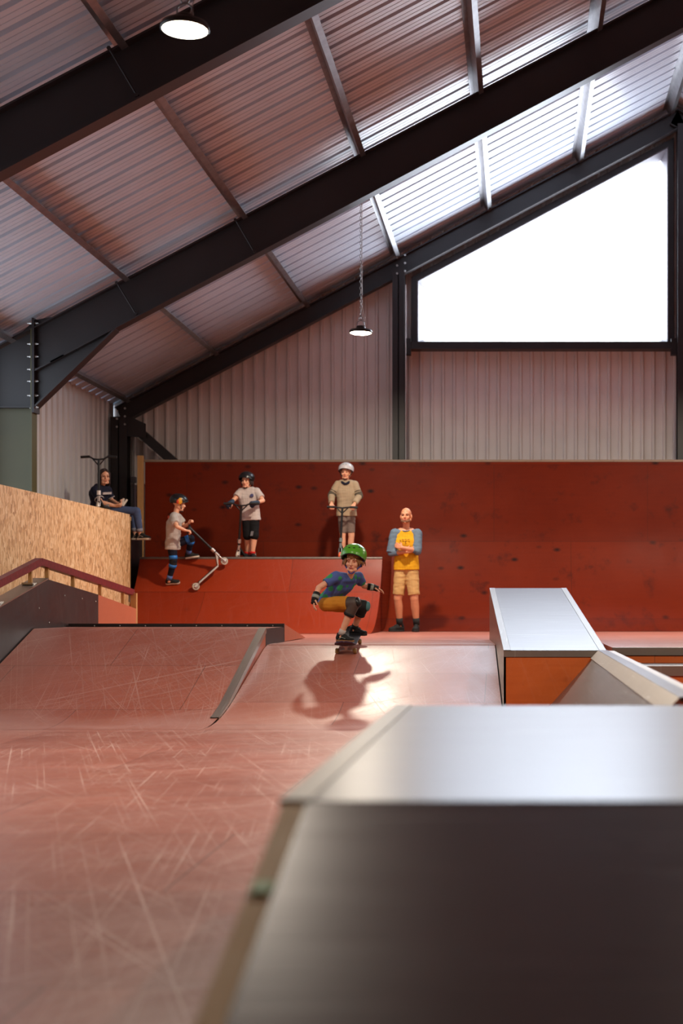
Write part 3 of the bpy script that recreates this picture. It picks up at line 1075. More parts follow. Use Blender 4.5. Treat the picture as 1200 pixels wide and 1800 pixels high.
M['greymetal'] = flat('grey_blue_metal', (120, 132, 134), .4, .3)
M['inkblue'] = flat('blue_print', (70, 70, 110), .8)
M['inkbrown'] = flat('brown_print', (120, 84, 22), .8)
M['inkgrey'] = flat('grey_print', (110, 108, 112), .8)
M['paper'] = flat('white_paper', (220, 212, 200), .8)


def fuse(name, mb, mat, parent, vox=.006, it=4, wrinkle=0.0, wscale=14, label=None, trim=None):
    """one continuous closed surface from overlapping closed pieces"""
    lo = V((min(p[i] for p in mb.v) for i in range(3)))
    hi = V((max(p[i] for p in mb.v) for i in range(3)))
    org = (lo + hi) / 2
    me = mesh_from(mb, name, org, True, True)
    o = bpy.data.objects.new(name, me)
    COL.objects.link(o)
    m = o.modifiers.new('r', 'REMESH')
    m.mode = 'VOXEL'
    m.voxel_size = vox
    m.use_smooth_shade = True
    if it:
        m2 = o.modifiers.new('s', 'SMOOTH')
        m2.factor = .5
        m2.iterations = it
    dg = bpy.context.evaluated_depsgraph_get()
    me2 = bpy.data.meshes.new_from_object(o.evaluated_get(dg))
    o.modifiers.clear()
    o.data = me2
    bpy.data.meshes.remove(me)
    me2.name = name
    if wrinkle:
        cs = [v.co.copy() for v in me2.vertices]
        ns = [v.normal.copy() for v in me2.vertices]
        for v, c, n in zip(me2.vertices, cs, ns):
            w = c + org
            k = noise.noise(w * wscale) * .6 + noise.noise(V((w.x * wscale * .8, w.y * wscale * .8, w.z * wscale * 2.2 + 5))) * .6
            v.co = c + n * wrinkle * k
    me2.materials.clear()
    me2.materials.append(mat)
    me2.polygons.foreach_set('use_smooth', [True] * len(me2.polygons))
    o.location = org - wloc(parent)
    WLOC[o.name] = org
    o.parent = parent
    return tag(o, label)


def hand(mb, wr, d, n, t, s=1.0, curl=.5, spread=.06, tip=1.0):
    """palm, four fingers of different lengths and a thumb. d: wrist->knuckles, n: palm side, t: thumb side"""
    d = V(d).normalized()
    n = V(n)
    n = (n - d * n.dot(d)).normalized()
    t = V(t)
    t = (t - d * t.dot(d) - n * t.dot(n)).normalized()
    rel = (.92, 1.0, .95, .76)
    off = (.030, .010, -.010, -.029)
    for i in range(4):
        k = wr + d * (.088 - (.008 if i == 3 else 0)) * s + t * off[i] * s
        mb.capsule(wr + t * off[i] * .55 * s, k, .0145 * s, .0115 * s, 10)
        a = 0.0
        p = k
        dirb = (d + t * spread * (1.5 - i) * .8).normalized()
        for j, (L, r0, r1) in enumerate(((.044, .0098, .009), (.029, .009, .0082), (.022, .0082, .0068))):
            a += curl * (1.0, 1.15, .8)[j]
            q = dirb * math.cos(a) + n * math.sin(a)
            e = p + q * L * rel[i] * s
            mb.capsule(p, e, r0 * s, r1 * s, 8)
            p = e
    b = wr + d * .022 * s + t * .022 * s
    m1 = b + (d * .62 + t * .62 + n * .35).normalized() * .045 * s
    mb.capsule(b, m1, .0145 * s, .0115 * s, 10)
    dd = (d * .85 + t * (.35 - .5 * min(curl, 1)) + n * (.2 + .7 * min(curl, 1))).normalized()
    m2 = m1 + dd * .032 * s
    mb.capsule(m1, m2, .0115 * s, .010 * s, 10)
    mb.capsule(m2, m2 + (dd + n * .2).normalized() * .024 * s, .010 * s, .008 * s, 10)


def head_geo(mb, c, r, f, u, H, neck, s):
    q = H / .23
    L = lambda x, y, z: c + (r * x + f * y + u * z) * q
    ax = (r, f, u)
    mb.ell(L(0, -.012, .032), ax, (.074 * q, .094 * q, .084 * q), 20, 14)
    mb.ell(L(0, .022, -.045), ax, (.056 * q, .064 * q, .07 * q), 18, 12)
    mb.capsule(L(-.03, .045, -.085), L(.03, .045, -.085), .026 * q, .026 * q)
    mb.ell(L(0, .066, -.098), ax, (.02 * q, .02 * q, .016 * q))
    mb.capsule(L(-.034, .066, .022), L(.034, .066, .022), .018 * q, .018 * q)
    mb.capsule(L(0, .08, .008), L(0, .098, -.03), .0085 * q, .0135 * q)
    mb.capsule(L(-.012, .088, -.034), L(.012, .088, -.034), .009 * q, .009 * q)
    for k in (-1, 1):
        mb.ell(L(.036 * k, .056, -.03), ax, (.026 * q, .026 * q, .03 * q))
        mb.ell(L(.077 * k, -.008, -.012), ax, (.011 * q, .02 * q, .032 * q))
        mb.capsule(L(.055 * k, -.02, -.05), L(.03 * k, .04, -.09), .022 * q, .02 * q)
    mb.capsule(L(-.018, .078, -.058), L(.018, .078, -.058), .0095 * q, .0095 * q)
    mb.capsule(L(-.014, .076, -.068), L(.014, .076, -.068), .0095 * q, .0095 * q)
    mb.capsule(neck, L(0, -.018, -.06), .05 * s, .048 * s)
    return L, q


def face(parent, L, q, ax, closed=False, mouth=True):
    for k in (-1, 1):
        e = MB().ell(L(.032 * k, .0795, -.001), ax, (.0125 * q, .006 * q, (.0045 if closed else .0065) * q), 12, 8)
        obj('eye', e, M['lid'] if closed else M['eyewhite'], parent)
        b = MB().tube([L(.016 * k, .0855, .019), L(.032 * k, .0855, .024), L(.048 * k, .074, .019)], [.003 * q, .0038 * q, .0025 * q], 6)
        obj('eyebrow', b, M['brow'], parent)
    m = MB().ell(L(0, .0865, -.062), ax, (.0205 * q, .006 * q, .0075 * q), 12, 8)
    obj('mouth', m, M['lips'], parent)


def torso(mb, J, s, tk, inf, hem=None, flat_b=True, top=True):
    sc = (J['shL'] - J['shR']).normalized()
    sp = (J['hipL'] - J['hipR']).normalized()
    pel, ch, nk = J['pelvis'], J['chest'], J['neck']
    end = pel if hem is None else pel + (pel - ch).normalized() * hem
    for k in (-1, -.5, 0, .5, 1):
        b = end + sp * k * .068 * s
        m = (pel * .45 + ch * .55) + (sc + sp).normalized() * k * .062 * s
        c = ch + sc * k * .078 * s
        tpt = nk - (nk - ch).normalized() * .055 * s + sc * k * .075 * s
        if hem is None:
            mb.capsule(b, m, (.094 * tk) * s + inf, (.088 * tk) * s + inf)
        else:
            mb.capsule(m, b, (.088 * tk) * s + inf, (.104 * tk) * s + inf, flat_b=True)
        mb.capsule(m, c, (.088 * tk) * s + inf, (.1 * tk) * s + inf)
        mb.capsule(c, tpt, (.1 * tk) * s + inf, (.062 * tk) * s + inf)
    if top:
        r = .053 * s + inf
        for k in 'LR':
            sh = J['sh' + k]
            mb.capsule(nk - (nk - ch).normalized() * .03 * s, sh, .05 * s + inf * .6, r * .98)
            mb.capsule(ch + sc * (.07 if k == 'L' else -.07) * s, sh, .075 * s * tk + inf, r * .95)


def body(parent, J, s, hd, H, skin, hands, tk=1.0, vox=.0055, lt=1.0, closed=False, vis_face=True):
    """whole figure as one continuous surface"""
    mb = MB()
    r, f, u = frame_axes(hd[1], hd[2])
    torso(mb, J, s, tk, 0)
    for k in 'LR':
        sh, el, wr, hp, kn, an = (J[x + k] for x in ('sh', 'el', 'wr', 'hip', 'kn', 'an'))
        mb.capsule(sh, el, .047 * s, .038 * s)
        fm = el.lerp(wr, .3)
        mb.capsule(el, fm, .038 * s, .0375 * s)
        mb.capsule(fm, wr, .0375 * s, .026 * s)
        mb.capsule(J['pelvis'], hp, .09 * s * tk, .085 * s * tk)
        mb.capsule(hp, kn, .085 * s * lt, .055 * s * lt)
        bk = (hp - kn).normalized() + (an - kn).normalized()
        cm = kn.lerp(an, .3)
        if bk.length > .1: cm = cm + bk.normalized() * .008 * s
        mb.capsule(kn, cm, .053 * s * lt, .055 * s * lt)
        mb.capsule(cm, an, .055 * s * lt, .035 * s)
        mb.capsule(an, an + V((0, 0, -.03 * s)), .035 * s, .034 * s)
        hand(mb, wr, *hands[k])
    L, q = head_geo(mb, hd[0], r, f, u, H, J['neck'], s)
    o = fuse('body', mb, skin, parent, vox, 3)
    if vis_face: face(parent, L, q, (r, f, u), closed)
    return L, q, (r, f, u)


def sleeve(mb, J, s, k, frac, inf, r0=.056, r1=.052):
    sh, el, wr = J['sh' + k], J['el' + k], J['wr' + k]
    if frac <= 1:
        mb.capsule(sh, sh.lerp(el, frac), r0 * s + inf, r1 * s + inf, flat_b=True)
    else:
        mb.capsule(sh, el, r0 * s + inf, (r1 - .005) * s + inf)
        mb.capsule(el, el.lerp(wr, frac - 1), (r1 - .005) * s + inf, .036 * s + inf, flat_b=True)


def legwear(parent, name, J, s, mat, frac, inf=.012, tk=1.0, wide=.09, vox=.007, wrinkle=.006, lt=1.0, only=None):
    mb = MB()
    pel, up = J['pelvis'], (J['chest'] - J['pelvis']).normalized()
    sp = (J['hipL'] - J['hipR']).normalized()
    if only is None:
        for k in (-1, -.5, 0, .5, 1):
            c = pel + sp * k * .07 * s
            mb.capsule(c + up * .09 * s, c, .088 * s * tk + inf * .6, .096 * s * tk + inf * .6, flat_a=True)
    for k in only or 'LR':
        hp, kn, an = J['hip' + k], J['kn' + k], J['an' + k]
        if only is None: mb.capsule(pel, hp, .095 * s * tk + inf * .5, .09 * s * tk + inf * .5)
        if frac <= 1:
            mb.capsule(hp, hp.lerp(kn, frac), .088 * s * lt + inf, wide * s * lt + inf, flat_b=True)
        else:
            mb.capsule(hp, kn, .088 * s * lt + inf, (wide - .015) * s * lt + inf)
            mb.capsule(kn, kn.lerp(an, frac - 1), (wide - .015) * s * lt + inf, (wide - .03) * s * lt + inf, flat_b=True)
    return fuse(name, mb, mat, parent, vox, 3, wrinkle)


def tee(parent, name, J, s, mat, hem, frac, inf=.012, tk=1.0, sleeves=True, vox=.007, wrinkle=.006):
    mb = MB()
    torso(mb, J, s, tk, inf, hem)
    if sleeves:
        for k in 'LR': sleeve(mb, J, s, k, frac, inf)
    return fuse(name, mb, mat, parent, vox, 3, wrinkle)


def ring_on(a, b, ra, rb, n=18, cap=True):
    """short closed tube along a limb"""
    return MB().capsule(a, b, ra, rb, n, True, True)


def shoe(parent, an, toe, up, Lf, m_up, m_sole, lace=None, stripe=None, high=.0):
    """shoe with shaped upper, sole and laces; an = ankle joint"""
    up = V(up).normalized()
    toe = V(toe)
    toe = (toe - up * toe.dot(up)).normalized()
    sd = toe.cross(up).normalized()
    k = Lf / .26
    g = an - up * .085 * k          # ground point under the ankle
    Q = lambda a, b, c: g + toe * a * k + sd * b * k + up * c * k
    mb = MB()
    mb.capsule(Q(-.035, 0, .046), Q(.02, 0, .056), .034 * k, .035 * k)
    mb.capsule(Q(-.03, 0, .06), Q(-.012, 0, .098 + high), .034 * k, .037 * k, flat_b=True)
    mb.capsule(Q(.02, 0, .056), Q(.10, .004, .04), .036 * k, .032 * k)
    mb.capsule(Q(.10, -.012, .036), Q(.145, -.004, .034), .028 * k, .026 * k)
    mb.capsule(Q(.10, .014, .036), Q(.14, .010, .034), .028 * k, .025 * k)
    mb.capsule(Q(0, 0, .085), Q(.06, 0, .07), .03 * k, .026 * k)
    o = fuse('shoe', mb, m_up, parent, .005, 2)
    out = [(-.066, 0), (-.058, .024), (-.03, .034), (.03, .032), (.08, .04), (.125, .042), (.155, .03), (.172, .006), (.165, -.02), (.14, -.036), (.09, -.042), (.04, -.034), (-.03, -.034), (-.058, -.024)]
    vs = [Q(a, b, 0) for a, b in out] + [Q(a * 1.01, b * 1.03, .018) for a, b in out] + [Q(a, b, .027) for a, b in out]
    n = len(out)
    fs = [tuple(range(n)), tuple(range(2 * n, 3 * n))]
    for j in (0, n):
        fs += [(j + i, j + (i + 1) % n, j + n + (i + 1) % n, j + n + i) for i in range(n)]
    obj('sole', MB().add(vs, fs), m_sole, o)
    if lace:
        for i, a in enumerate((.045, .064, .083)):
            l = MB().tube([Q(a, -.026, .068 - i * .007), Q(a + .004, 0, .089 - i * .008), Q(a, .026, .068 - i * .007)], .0035 * k, 6)
            obj('lace', l, lace, o)
    if stripe:
        for sg in (-1, 1):
            l = MB().tube([Q(-.02, .034 * sg, .035), Q(.02, .0375 * sg, .06), Q(.07, .036 * sg, .045)], .004 * k, 6)
            obj('side_stripe', l, stripe, o)
    return o


def helmet(parent, c, ax, rad, m, cut=-.25, front=.12, vents=True, strap=None, vent_m=None, jaw=None, label=None):
    """skate helmet: shell with a lower rim that drops over ears and nape; jaw = chin point for the strap"""
    r, f, u = ax
    n, mm = 32, 12
    rows = []

    def pt(t, a, k=1.0):
        return c + r * rad[0] * k * math.sin(t) * math.sin(a) + f * rad[1] * k * math.sin(t) * math.cos(a) + u * rad[2] * k * math.cos(t)

    def edge(a):
        ca = math.cos(a)
        e = cut + (front - cut) * max(0, ca) ** 1.2
        return math.acos(max(-.95, min(.95, e)))
    for i in range(mm + 1):
        rows.append([pt(edge(2 * math.pi * j / n) * i / mm, 2 * math.pi * j / n) for j in range(n + 1)])
    for k in (1.012, .97, .9):
        rows.append([pt(edge(2 * math.pi * j / n) * (1.01 if k > 1 else 1.03), 2 * math.pi * j / n, k) for j in range(n + 1)])
    rows.append([pt(edge(2 * math.pi * j / n) * .8, 2 * math.pi * j / n, .88) for j in range(n + 1)])
    o = obj('helmet', MB().grid(rows), m, parent, weld=True, label=label)
    rim = MB()
    rim.tube([pt(edge(2 * math.pi * j / n) * 1.02, 2 * math.pi * j / n, .985) for j in range(n)], .006, 6, closed=True)
    obj('rim', rim, M['blackplastic'], o)
    if vents:
        for a, t in ((-.28, .78), (.28, .78), (-.95, .72), (.95, .72), (2.8, .8), (-2.8, .8)):
            p = pt(t, a, 1.0)
            nn = (r * math.sin(t) * math.sin(a) / rad[0] + f * math.sin(t) * math.cos(a) / rad[1] + u * math.cos(t) / rad[2]).normalized()
            x = nn.cross(u).normalized()
            v = MB().ell(p - nn * .002, (x, nn.cross(x), nn), (.014, .008, .0035), 12, 8)
            obj('vent', v, vent_m or M['black'], o)
    if strap and jaw is not None:
        for sg in (-1, 1):
            a0 = pt(math.acos(max(-.95, cut)), sg * 1.45, .93)
            mid = a0.lerp(jaw, .55) + r * sg * .018 - f * .01
            s_ = MB()
            s_.tube([a0, mid, jaw + r * sg * .012, jaw], .0065, 6)
            obj('chin_strap', s_, strap, o)
    return o


def wheel(mb, c, axis, R, w):
    a = V(axis).normalized()
    mb.lathe([(0, -w * .42), (R * .3, -w * .42), (R * .55, -w * .3), (R * .72, -w * .48), (R * .93, -w * .42), (R, -w * .2), (R, w * .2), (R * .93, w * .42), (R * .72, w * .48), (R * .55, w * .3), (R * .3, w * .42), (0, w * .42)], c, a, 22)


def scooter(label, bar_c, bar_d, head, wf, wr, loc, m_bar, m_deck, m_fork, half=.26, rise=.03, clamp_m=None, m_wheel=None, m_core=None, twin=False):
    t = thing('stunt_scooter', loc, label, 'scooter', 'stunt scooters')
    bar_d = V(bar_d).normalized()
    st = (head - bar_c).normalized()
    upv = -st
    g = lambda k, x, h: bar_c + bar_d * k * x + upv * h
    mb = MB()
    mb.tube([bar_c, head], .017, 12)
    mb.tube([g(-1, half, rise), g(-1, half * .55, rise * 1.2), g(-1, .07, .008), bar_c, g(1, .07, .008), g(1, half * .55, rise * 1.2), g(1, half, rise)], .0125, 10)
    for k in (-1, 1):
        mb.tube([g(k, half * .42, rise * .85), g(k, .012, -.07)], .009, 8)
    obj('handlebar', mb, m_bar, t)
    for k in (-1, 1):
        obj('grip', MB().tube([g(k, half * .52, rise * 1.2), g(k, half + .01, rise)], .018, 12), M['rubber'], t)
    cl = bar_c.lerp(head, .82)
    obj('clamp', MB().tube([cl, cl + st * .06], .026, 14), clamp_m or M['alu'], t)
    fw = (wf - wr).normalized()
    side = fw.cross(upv).normalized()
    fk = MB()
    fk.tube([head - st * .02, head + st * .05], .021, 12)
    for k in (-1, 1):
        fk.tube([head + st * .05, head + st * .06 + side * k * .02, wf + side * k * .02], .009, 8)
    obj('fork', fk, m_fork, t)
    nrm = side.cross(fw).normalized()
    if nrm.dot(upv) < 0: nrm = -nrm
    d0 = wr + fw * .06 + nrm * .012
    d1 = wf - fw * .13 + nrm * .012
    dk = MB()
    dk.obox((d0 + d1) / 2, fw, side, nrm, (d1 - d0).length / 2, .052, .012)
    dk.hexa([d1 + side * .05 - nrm * .012, d1 - side * .05 - nrm * .012, head - side * .016 + st * .05 - fw * .02, head + side * .016 + st * .05 - fw * .02,
             d1 + side * .05 + nrm * .012, d1 - side * .05 + nrm * .012, head - side * .016 + st * .0 - fw * .02, head + side * .016 + st * .0 - fw * .02])
    obj('deck', dk, m_deck, t, bevel=.003)
    obj('grip_tape', MB().obox((d0 + d1) / 2 + nrm * .0135, fw, side, nrm, (d1 - d0).length / 2 - .01, .047, .0012), M['griptape'], t)
    fr = MB()
    for k in (-1, 1):
        fr.obox(wr + fw * .03 + side * k * .022 + nrm * .006, fw, side, nrm, .05, .004, .012)
    obj('rear_bracket', fr, m_deck, t)
    br = MB()
    br.grid([[wr + (fw * math.cos(a) + nrm * math.sin(a)) * .063 + side * sx for a in [.5 + i * .25 for i in range(8)]] for sx in (-.02, .02)])
    obj('brake', br, M['alu'], t)
    for c in (wf, wr):
        w = MB()
        wheel(w, c, side, .055, .026)
        o = obj('wheel', w, m_wheel or M['wheelpale'], t)
        h = MB().lathe([(0, -.0145), (.034, -.0145), (.036, 0), (.034, .0145), (0, .0145)], c, side, 20)
        obj('hub', h, m_core or M['alu'], o)
    return t


def bank_z(y):
    for a, b in zip(bank_prof, bank_prof[1:]):
        if a[0] <= y <= b[0]:
            return a[1] + (b[1] - a[1]) * (y - a[0]) / max(1e-6, b[0] - a[0])
    return DECK + .004


# ------------------------------------------------------------------ skateboard
WRD = .027
fa = P(608, 1140, 13.70)
ra = P(617, 1127, 14.16)
fa.z = bank_z(fa.y) + WRD
ra.z = bank_z(ra.y) + WRD
bf = (fa - ra).normalized()
bu0 = V((0, 0, 1))
bs = bf.cross(bu0).normalized()
bu = bs.cross(bf).normalized()
bc = (fa + ra) / 2
sk = thing('skateboard', V((bc.x, bc.y, bank_z(bc.y))), 'skateboard with tan wheels under the crouching rider in the green helmet', 'skateboard')
rows_t, rows_b = [], []
for i in range(25):
    t_ = -1 + 2 * i / 24
    a = t_ * .40
    w = .102 * (1 - max(0, (abs(t_) - .72) / .28) ** 2.4 * .98) ** .5
    kick = max(0, abs(a) - .27) ** 1.25 * .75
    rt, rb = [], []
    for j in range(9):
        q = -1 + 2 * j / 8
        h = .062 + kick + .006 * q * q
        p = bc + bf * a + bs * q * w + bu * h
        rt.append(p + bu * .0055)
        rb.append(p - bu * .0055)
    rows_t.append(rt)
    rows_b.append(rb)
mb = MB().grid(rows_b)
mb.grid([[rows_b[i][0] for i in range(25)], [rows_t[i][0] for i in range(25)]])
mb.grid([[rows_b[i][8] for i in range(25)], [rows_t[i][8] for i in range(25)]])
mb.grid([rows_b[0], rows_t[0]]).grid([rows_b[24], rows_t[24]]).grid(rows_t)
obj('deck', mb, M['deckwood'], sk, weld=True)
obj('grip_tape', MB().grid([[p + bu * .001 for p in r] for r in rows_t]), M['griptape'], sk)
for ax_ in (fa, ra):
    k = MB()
    k.tube([ax_ - bs * .088, ax_ + bs * .088], .0055, 8)
    k.tube([ax_ - bs * .062, ax_ - bs * .02 + bu * .012, ax_ + bs * .02 + bu * .012, ax_ + bs * .062], [.008, .013, .013, .008], 10)
    k.obox(ax_ + bu * .05, bf, bs, bu, .038, .026, .004)
    k.tube([ax_ + bu * .01, ax_ + bu * .05], [.016, .02], 10)
    o = obj('truck', k, M['alu'], sk)
    for sg in (-1, 1):
        w = MB()
        w.lathe([(0, -.017), (.012, -.017), (.022, -.0165), (WRD, -.009), (WRD, .009), (.022, .0165), (.012, .017), (0, .017)], ax_ + bs * sg * .086, bs, 20)
        obj('wheel', w, M['wheeltan'], o)
DTOP = lambda y: (bc + bf * ((y - bc.y) / bf.y) + bu * .069)

# ------------------------------------------------------------------ skater
s = .72
p1 = DTOP(13.80)
p2 = DTOP(14.13)
J = dict(pelvis=P(573, 1057, 13.97), chest=P(600, 1029, 13.9), neck=P(614, 1013, 13.84),
         shR=P(591, 1013, 13.76), elR=P(560, 1033, 13.66), wrR=P(553.5, 1052, 13.60),
         shL=P(629, 1013, 13.97), elL=P(639, 1030, 14.1), wrL=P(655, 1032.5, 14.12),
         hipR=P(573, 1062, 13.88), knR=P(622, 1060, 13.78), anR=V((P(599, 1100, 13.8).x, 13.80, p1.z + .068)),
         hipL=P(580, 1062, 14.05), knL=P(638, 1065, 14.02), anL=V((P(622, 1098, 14.13).x, 14.13, p2.z + .068)))
hd = (P(621, 986, 13.77), V((-.16, -1, -.13)), V((.06, -.1, 1)))
sk8 = thing('person', V((bc.x, bc.y, bank_z(bc.y) + .07)), 'person in a green helmet and spotted blue shirt crouching on a skateboard, arms spread', 'person')
L, q, ax = body(sk8, J, s, hd, .215, M['skin'],
                {'R': (P(549, 1073, 13.56) - J['wrR'], V((.9, .3, .2)), V((.3, -1, 0)), .72, .35, .12), 'L': (P(672, 1037, 14.14) - J['wrL'], V((-.1, -.1, -1)), V((.2, -1, .2)), .72, .3, .12)},
                tk=.92, vox=.0042, closed=True)
tee(sk8, 't_shirt', J, s, M['tshirtgreen'], .03, .62, .012, .94, vox=.006, wrinkle=.007)
legwear(sk8, 'shorts', J, s, M['ochre'], .8, .013, .95, .085, vox=.006, wrinkle=.008)
# hair below the helmet
hm = MB()
for i in range(46):
    a = -2.6 + 5.2 * i / 45
    if abs(a) < .75:
        y0, drop = .088, random.uniform(.026, .046)
        st = L(.07 * math.sin(a), .08 * math.cos(a) + .006, .075)
        en = L(.062 * math.sin(a) + random.uniform(-.012, .012), .082 * math.cos(a) + .010, .068 - drop)
        md = st.lerp(en, .5) + ax[1] * .006
    else:
        st = L(.08 * math.sin(a), .09 * math.cos(a) - .012, .03)
        ln = random.uniform(.05, .095)
        en = L(.1 * math.sin(a) + random.uniform(-.015, .025) * math.copysign(1, a), .1 * math.cos(a) - .02, .03 - ln)
        md = st.lerp(en, .55) + (ax[0] * math.sin(a) - ax[1] * .2) * .012
    hm.tube([st, md, en], [.011 * q, .009 * q, .002], 6)
obj('hair', hm, M['hairfair'], sk8)
chin = L(0, .075, -.122)
hel = helmet(sk8, L(0, -.012, .06), ax, (.124, .140, .114), M['helmetgreen'], cut=-.42, front=.26, strap=M['straPblue'], jaw=chin)
for sg in (-1, 1):
    obj('strap_divider', MB().obox(L(.078 * sg, .0, -.03), ax[0], ax[1], ax[2], .006, .014, .03), M['straPblue'], hel)
# wrist guards
for k, m in (('R', 0), ('L', 1)):
    el, wr = J['el' + k], J['wr' + k]
    d = (wr - el).normalized()
    a, b = el.lerp(wr, .5 if k == 'R' else .42), wr + d * .03
    g = MB().capsule(a, b, .036, .03, 16, True, True)
    o = obj('wrist_guard', g, M['black'], sk8)
    c = el.lerp(wr, .88)
    obj('strap', MB().capsule(c - d * .016, c + d * .016, .0375, .036, 16, True, True), M['strapgrey'], o, label='pale grey strap')
    hdir = (P(549, 1073, 13.56) - wr).normalized() if k == 'R' else (P(672, 1037, 14.14) - wr).normalized()
    g2 = MB().capsule(wr, wr + hdir * .055, .03, .03, 14, True, True)
    obj('palm_cover', g2, M['black'], o)
# knee pads
for k, cap, md in (('R', M['padgrey'], V((.9, -.4, .2))), ('L', M['padteal'], V((1, -.2, -.1)))):
    hp, kn, an = J['hip' + k], J['kn' + k], J['an' + k]
    mb = MB()
    mb.capsule(hp.lerp(kn, .74), kn, .066, .062, 16, flat_a=True)
    mb.capsule(kn, kn.lerp(an, .42), .062, .05, 16, flat_b=True)
    o = fuse('knee_pad', mb, M['black'] if k == 'L' else M['padgrey'], sk8, .006, 2)
    md = md.normalized()
    x, y = perp(md)
    obj('pad_cap', MB().ell(kn + md * .048, (x, y, md), (.044, .05, .024), 16, 10), M['blackplastic'] if k == 'R' else M['padteal'], o)
    st_ = kn.lerp(an, .36)
    d = (an - kn).normalized()
    obj('strap', MB().capsule(st_ - d * .012, st_ + d * .012, .055, .053, 16, True, True), M['black'], o)
for k, pt_ in (('R', p1), ('L', p2)):
    toe = V((.96, -.22, -.05)) if k == 'R' else V((.97, -.2, -.05))
    shoe(sk8, J['an' + k] + bu * .0, toe, bu, .205, M['black'], M['gumsole'] if k == 'R' else M['rubber'], M['strapgrey'] if k == 'R' else None, M['strapgrey'] if k == 'R' else None)
    an, kn = J['an' + k], J['kn' + k]
    obj('sock', MB().capsule(an.lerp(kn, .0), an.lerp(kn, .16), .032, .034, 14, True, True), M['offwhite'] if k == 'R' else M['black'], sk8)

# ------------------------------------------------------------------ standing man
s = 1.02
D = 20.68
fz = DECK + .005
J = dict(pelvis=P(714, 995, D), chest=P(713.5, 955, D), neck=P(713.5, 929, D + .02),
         shR=P(694, 938, D - .01), elR=P(687, 972, D - .07), wrR=P(714, 970, D - .2),
         shL=P(733, 938, D), elL=P(733, 968, D - .1), wrL=P(706, 963, D - .25),
         hipR=P(705, 1003, D), knR=P(699, 1053, D - .03), anR=P(702.5, 1098, D + .03),
         hipL=P(723, 1003, D), knL=P(728, 1053, D - .03), anL=P(732, 1098, D + .03))
for k in 'LR': J['an' + k].z = fz + .092
man = thing('person', V((P(717, 1110, D).x, D, DECK)), 'bald person in a mustard and blue grey shirt and khaki shorts, arms crossed', 'person')
hd = (P(713.5, 907, D - .03), V((-.12, -1, .06)), V((0, .08, 1)))
L, q, ax = body(man, J, s, hd, .235, M['skintan'],
                {'R': (P(724, 966, D - .16) - J['wrR'], V((0, 1, .1)), V((0, 0, 1)), 1.0, .3, .05), 'L': (P(696, 958, D - .2) - J['wrL'], V((.1, 1, -.1)), V((0, 0, 1)), 1.0, .35, .05)}, vox=.0058, lt=1.1)
mb = MB()
Js = dict(J)
Js['neck'] = J['neck'] - V((0, 0, .035))
torso(mb, Js, s, 1.02, .014, .06)
fuse('shirt', mb, M['mustard'], man, .0075, 3, .008)
for k in 'RL':
    mb = MB()
    sleeve(mb, J, s, k, 1.0 if k == 'R' else 1.12, .018)
    sh, el, wr = J['sh' + k], J['el' + k], J['wr' + k]
    mb.capsule(el, el.lerp(wr, .45 if k == 'R' else .3), .05 * s, .046 * s, flat_b=True)
    # raglan seam up to the collar
    mb.capsule(sh, J['neck'] + V((0, -.01, -.035)) + (sh - J['neck']) * .34, .073, .05)
    fuse('sleeve', mb, M['bluegrey'], man, .0075, 3, .007, label='blue grey raglan sleeve')
ck = J['neck'] + V((0, -.012, .005))
obj('collar', MB().tube([ck + V((math.cos(a) * .068, math.sin(a) * .066, -.018 + math.sin(a) * .03)) for a in [i * .3142 for i in range(20)]], .008, 6, closed=True), M['bluegrey'], man, label='blue grey collar')
pr = MB()
for i, (dx, dz, w) in enumerate(((-.075, .005, .018), (-.035, .014, .03), (.005, .018, .03), (.045, .014, .03), (.0, -.02, .014))):
    c = J['chest'] + V((dx, -.121 * s - .006, dz + .035))
    pr.obox(c, (1, 0, .1 * (i - 2)), (0, 1, 0), (0, 0, 1), w / 2, .004, .005 if i < 4 else .01)
obj('chest_print', pr, M['inkbrown'], man, kind='stuff', label='faded dark chest print')
legwear(man, 'shorts', J, s, M['khaki'], .86, .012, 1.02, .072, vox=.0075, wrinkle=.008)
for k, toe in (('R', V((-.8, -.6, 0))), ('L', V((-.1, -1, 0)))):
    an, kn = J['an' + k], J['kn' + k]
    obj('sock', MB().capsule(an, an.lerp(kn, .27), .046, .05, 16, True, True), M['black'], man)
    shoe(man, an, toe, (0, 0, 1), .285, M['black'], M['rubber'], M['black'])
bd = MB()
for i in range(9):
    a = -1.2 + 2.4 * i / 8
    bd.ell(L(.056 * math.sin(a), .02 + .046 * math.cos(a), -.088 + .012 * abs(a)), ax, (.02 * q, .022 * q, .022 * q), 10, 8)
fuse('beard', bd, M['stubble'], man, .005, 3)

# ------------------------------------------------------------------ white helmet rider on the platform
s = .86
D = 21.7
pz = QZ + .001
J = dict(pelvis=P(609, 902, D), chest=P(608.5, 866, D), neck=P(608, 845, D),
         shR=P(594, 852, D), elR=P(582.5, 871, D - .04), wrR=P(582.5, 885, D - .2),
         shL=P(623, 852, D), elL=P(631, 872, D - .04), wrL=P(622.5, 886, D - .2),
         hipR=P(603, 906, D), knR=P(602, 943, D), anR=P(602.5, 976, D + .02),
         hipL=P(615, 906, D), knL=P(617.5, 943, D), anL=P(616, 976, D + .02))
for k in 'LR': J['an' + k].z = pz + .075
kb = thing('person', V((P(609, 985, D).x, D, QZ)), 'person in a white helmet and beige jumper standing above the coping with a scooter', 'person')
hd = (P(608, 830, D - .02), V((-.12, -1, -.08)), V((0, -.08, 1)))
L, q, ax = body(kb, J, s, hd, .212, M['skin'],
                {'R': (V((.0, -.75, -.75)), V((0, .6, -.7)), V((1, 0, .1)), .85, .95, .03), 'L': (V((-.25, -.75, -.7)), V((0, .6, -.7)), V((-1, 0, .1)), .85, .95, .03)}, tk=.92)
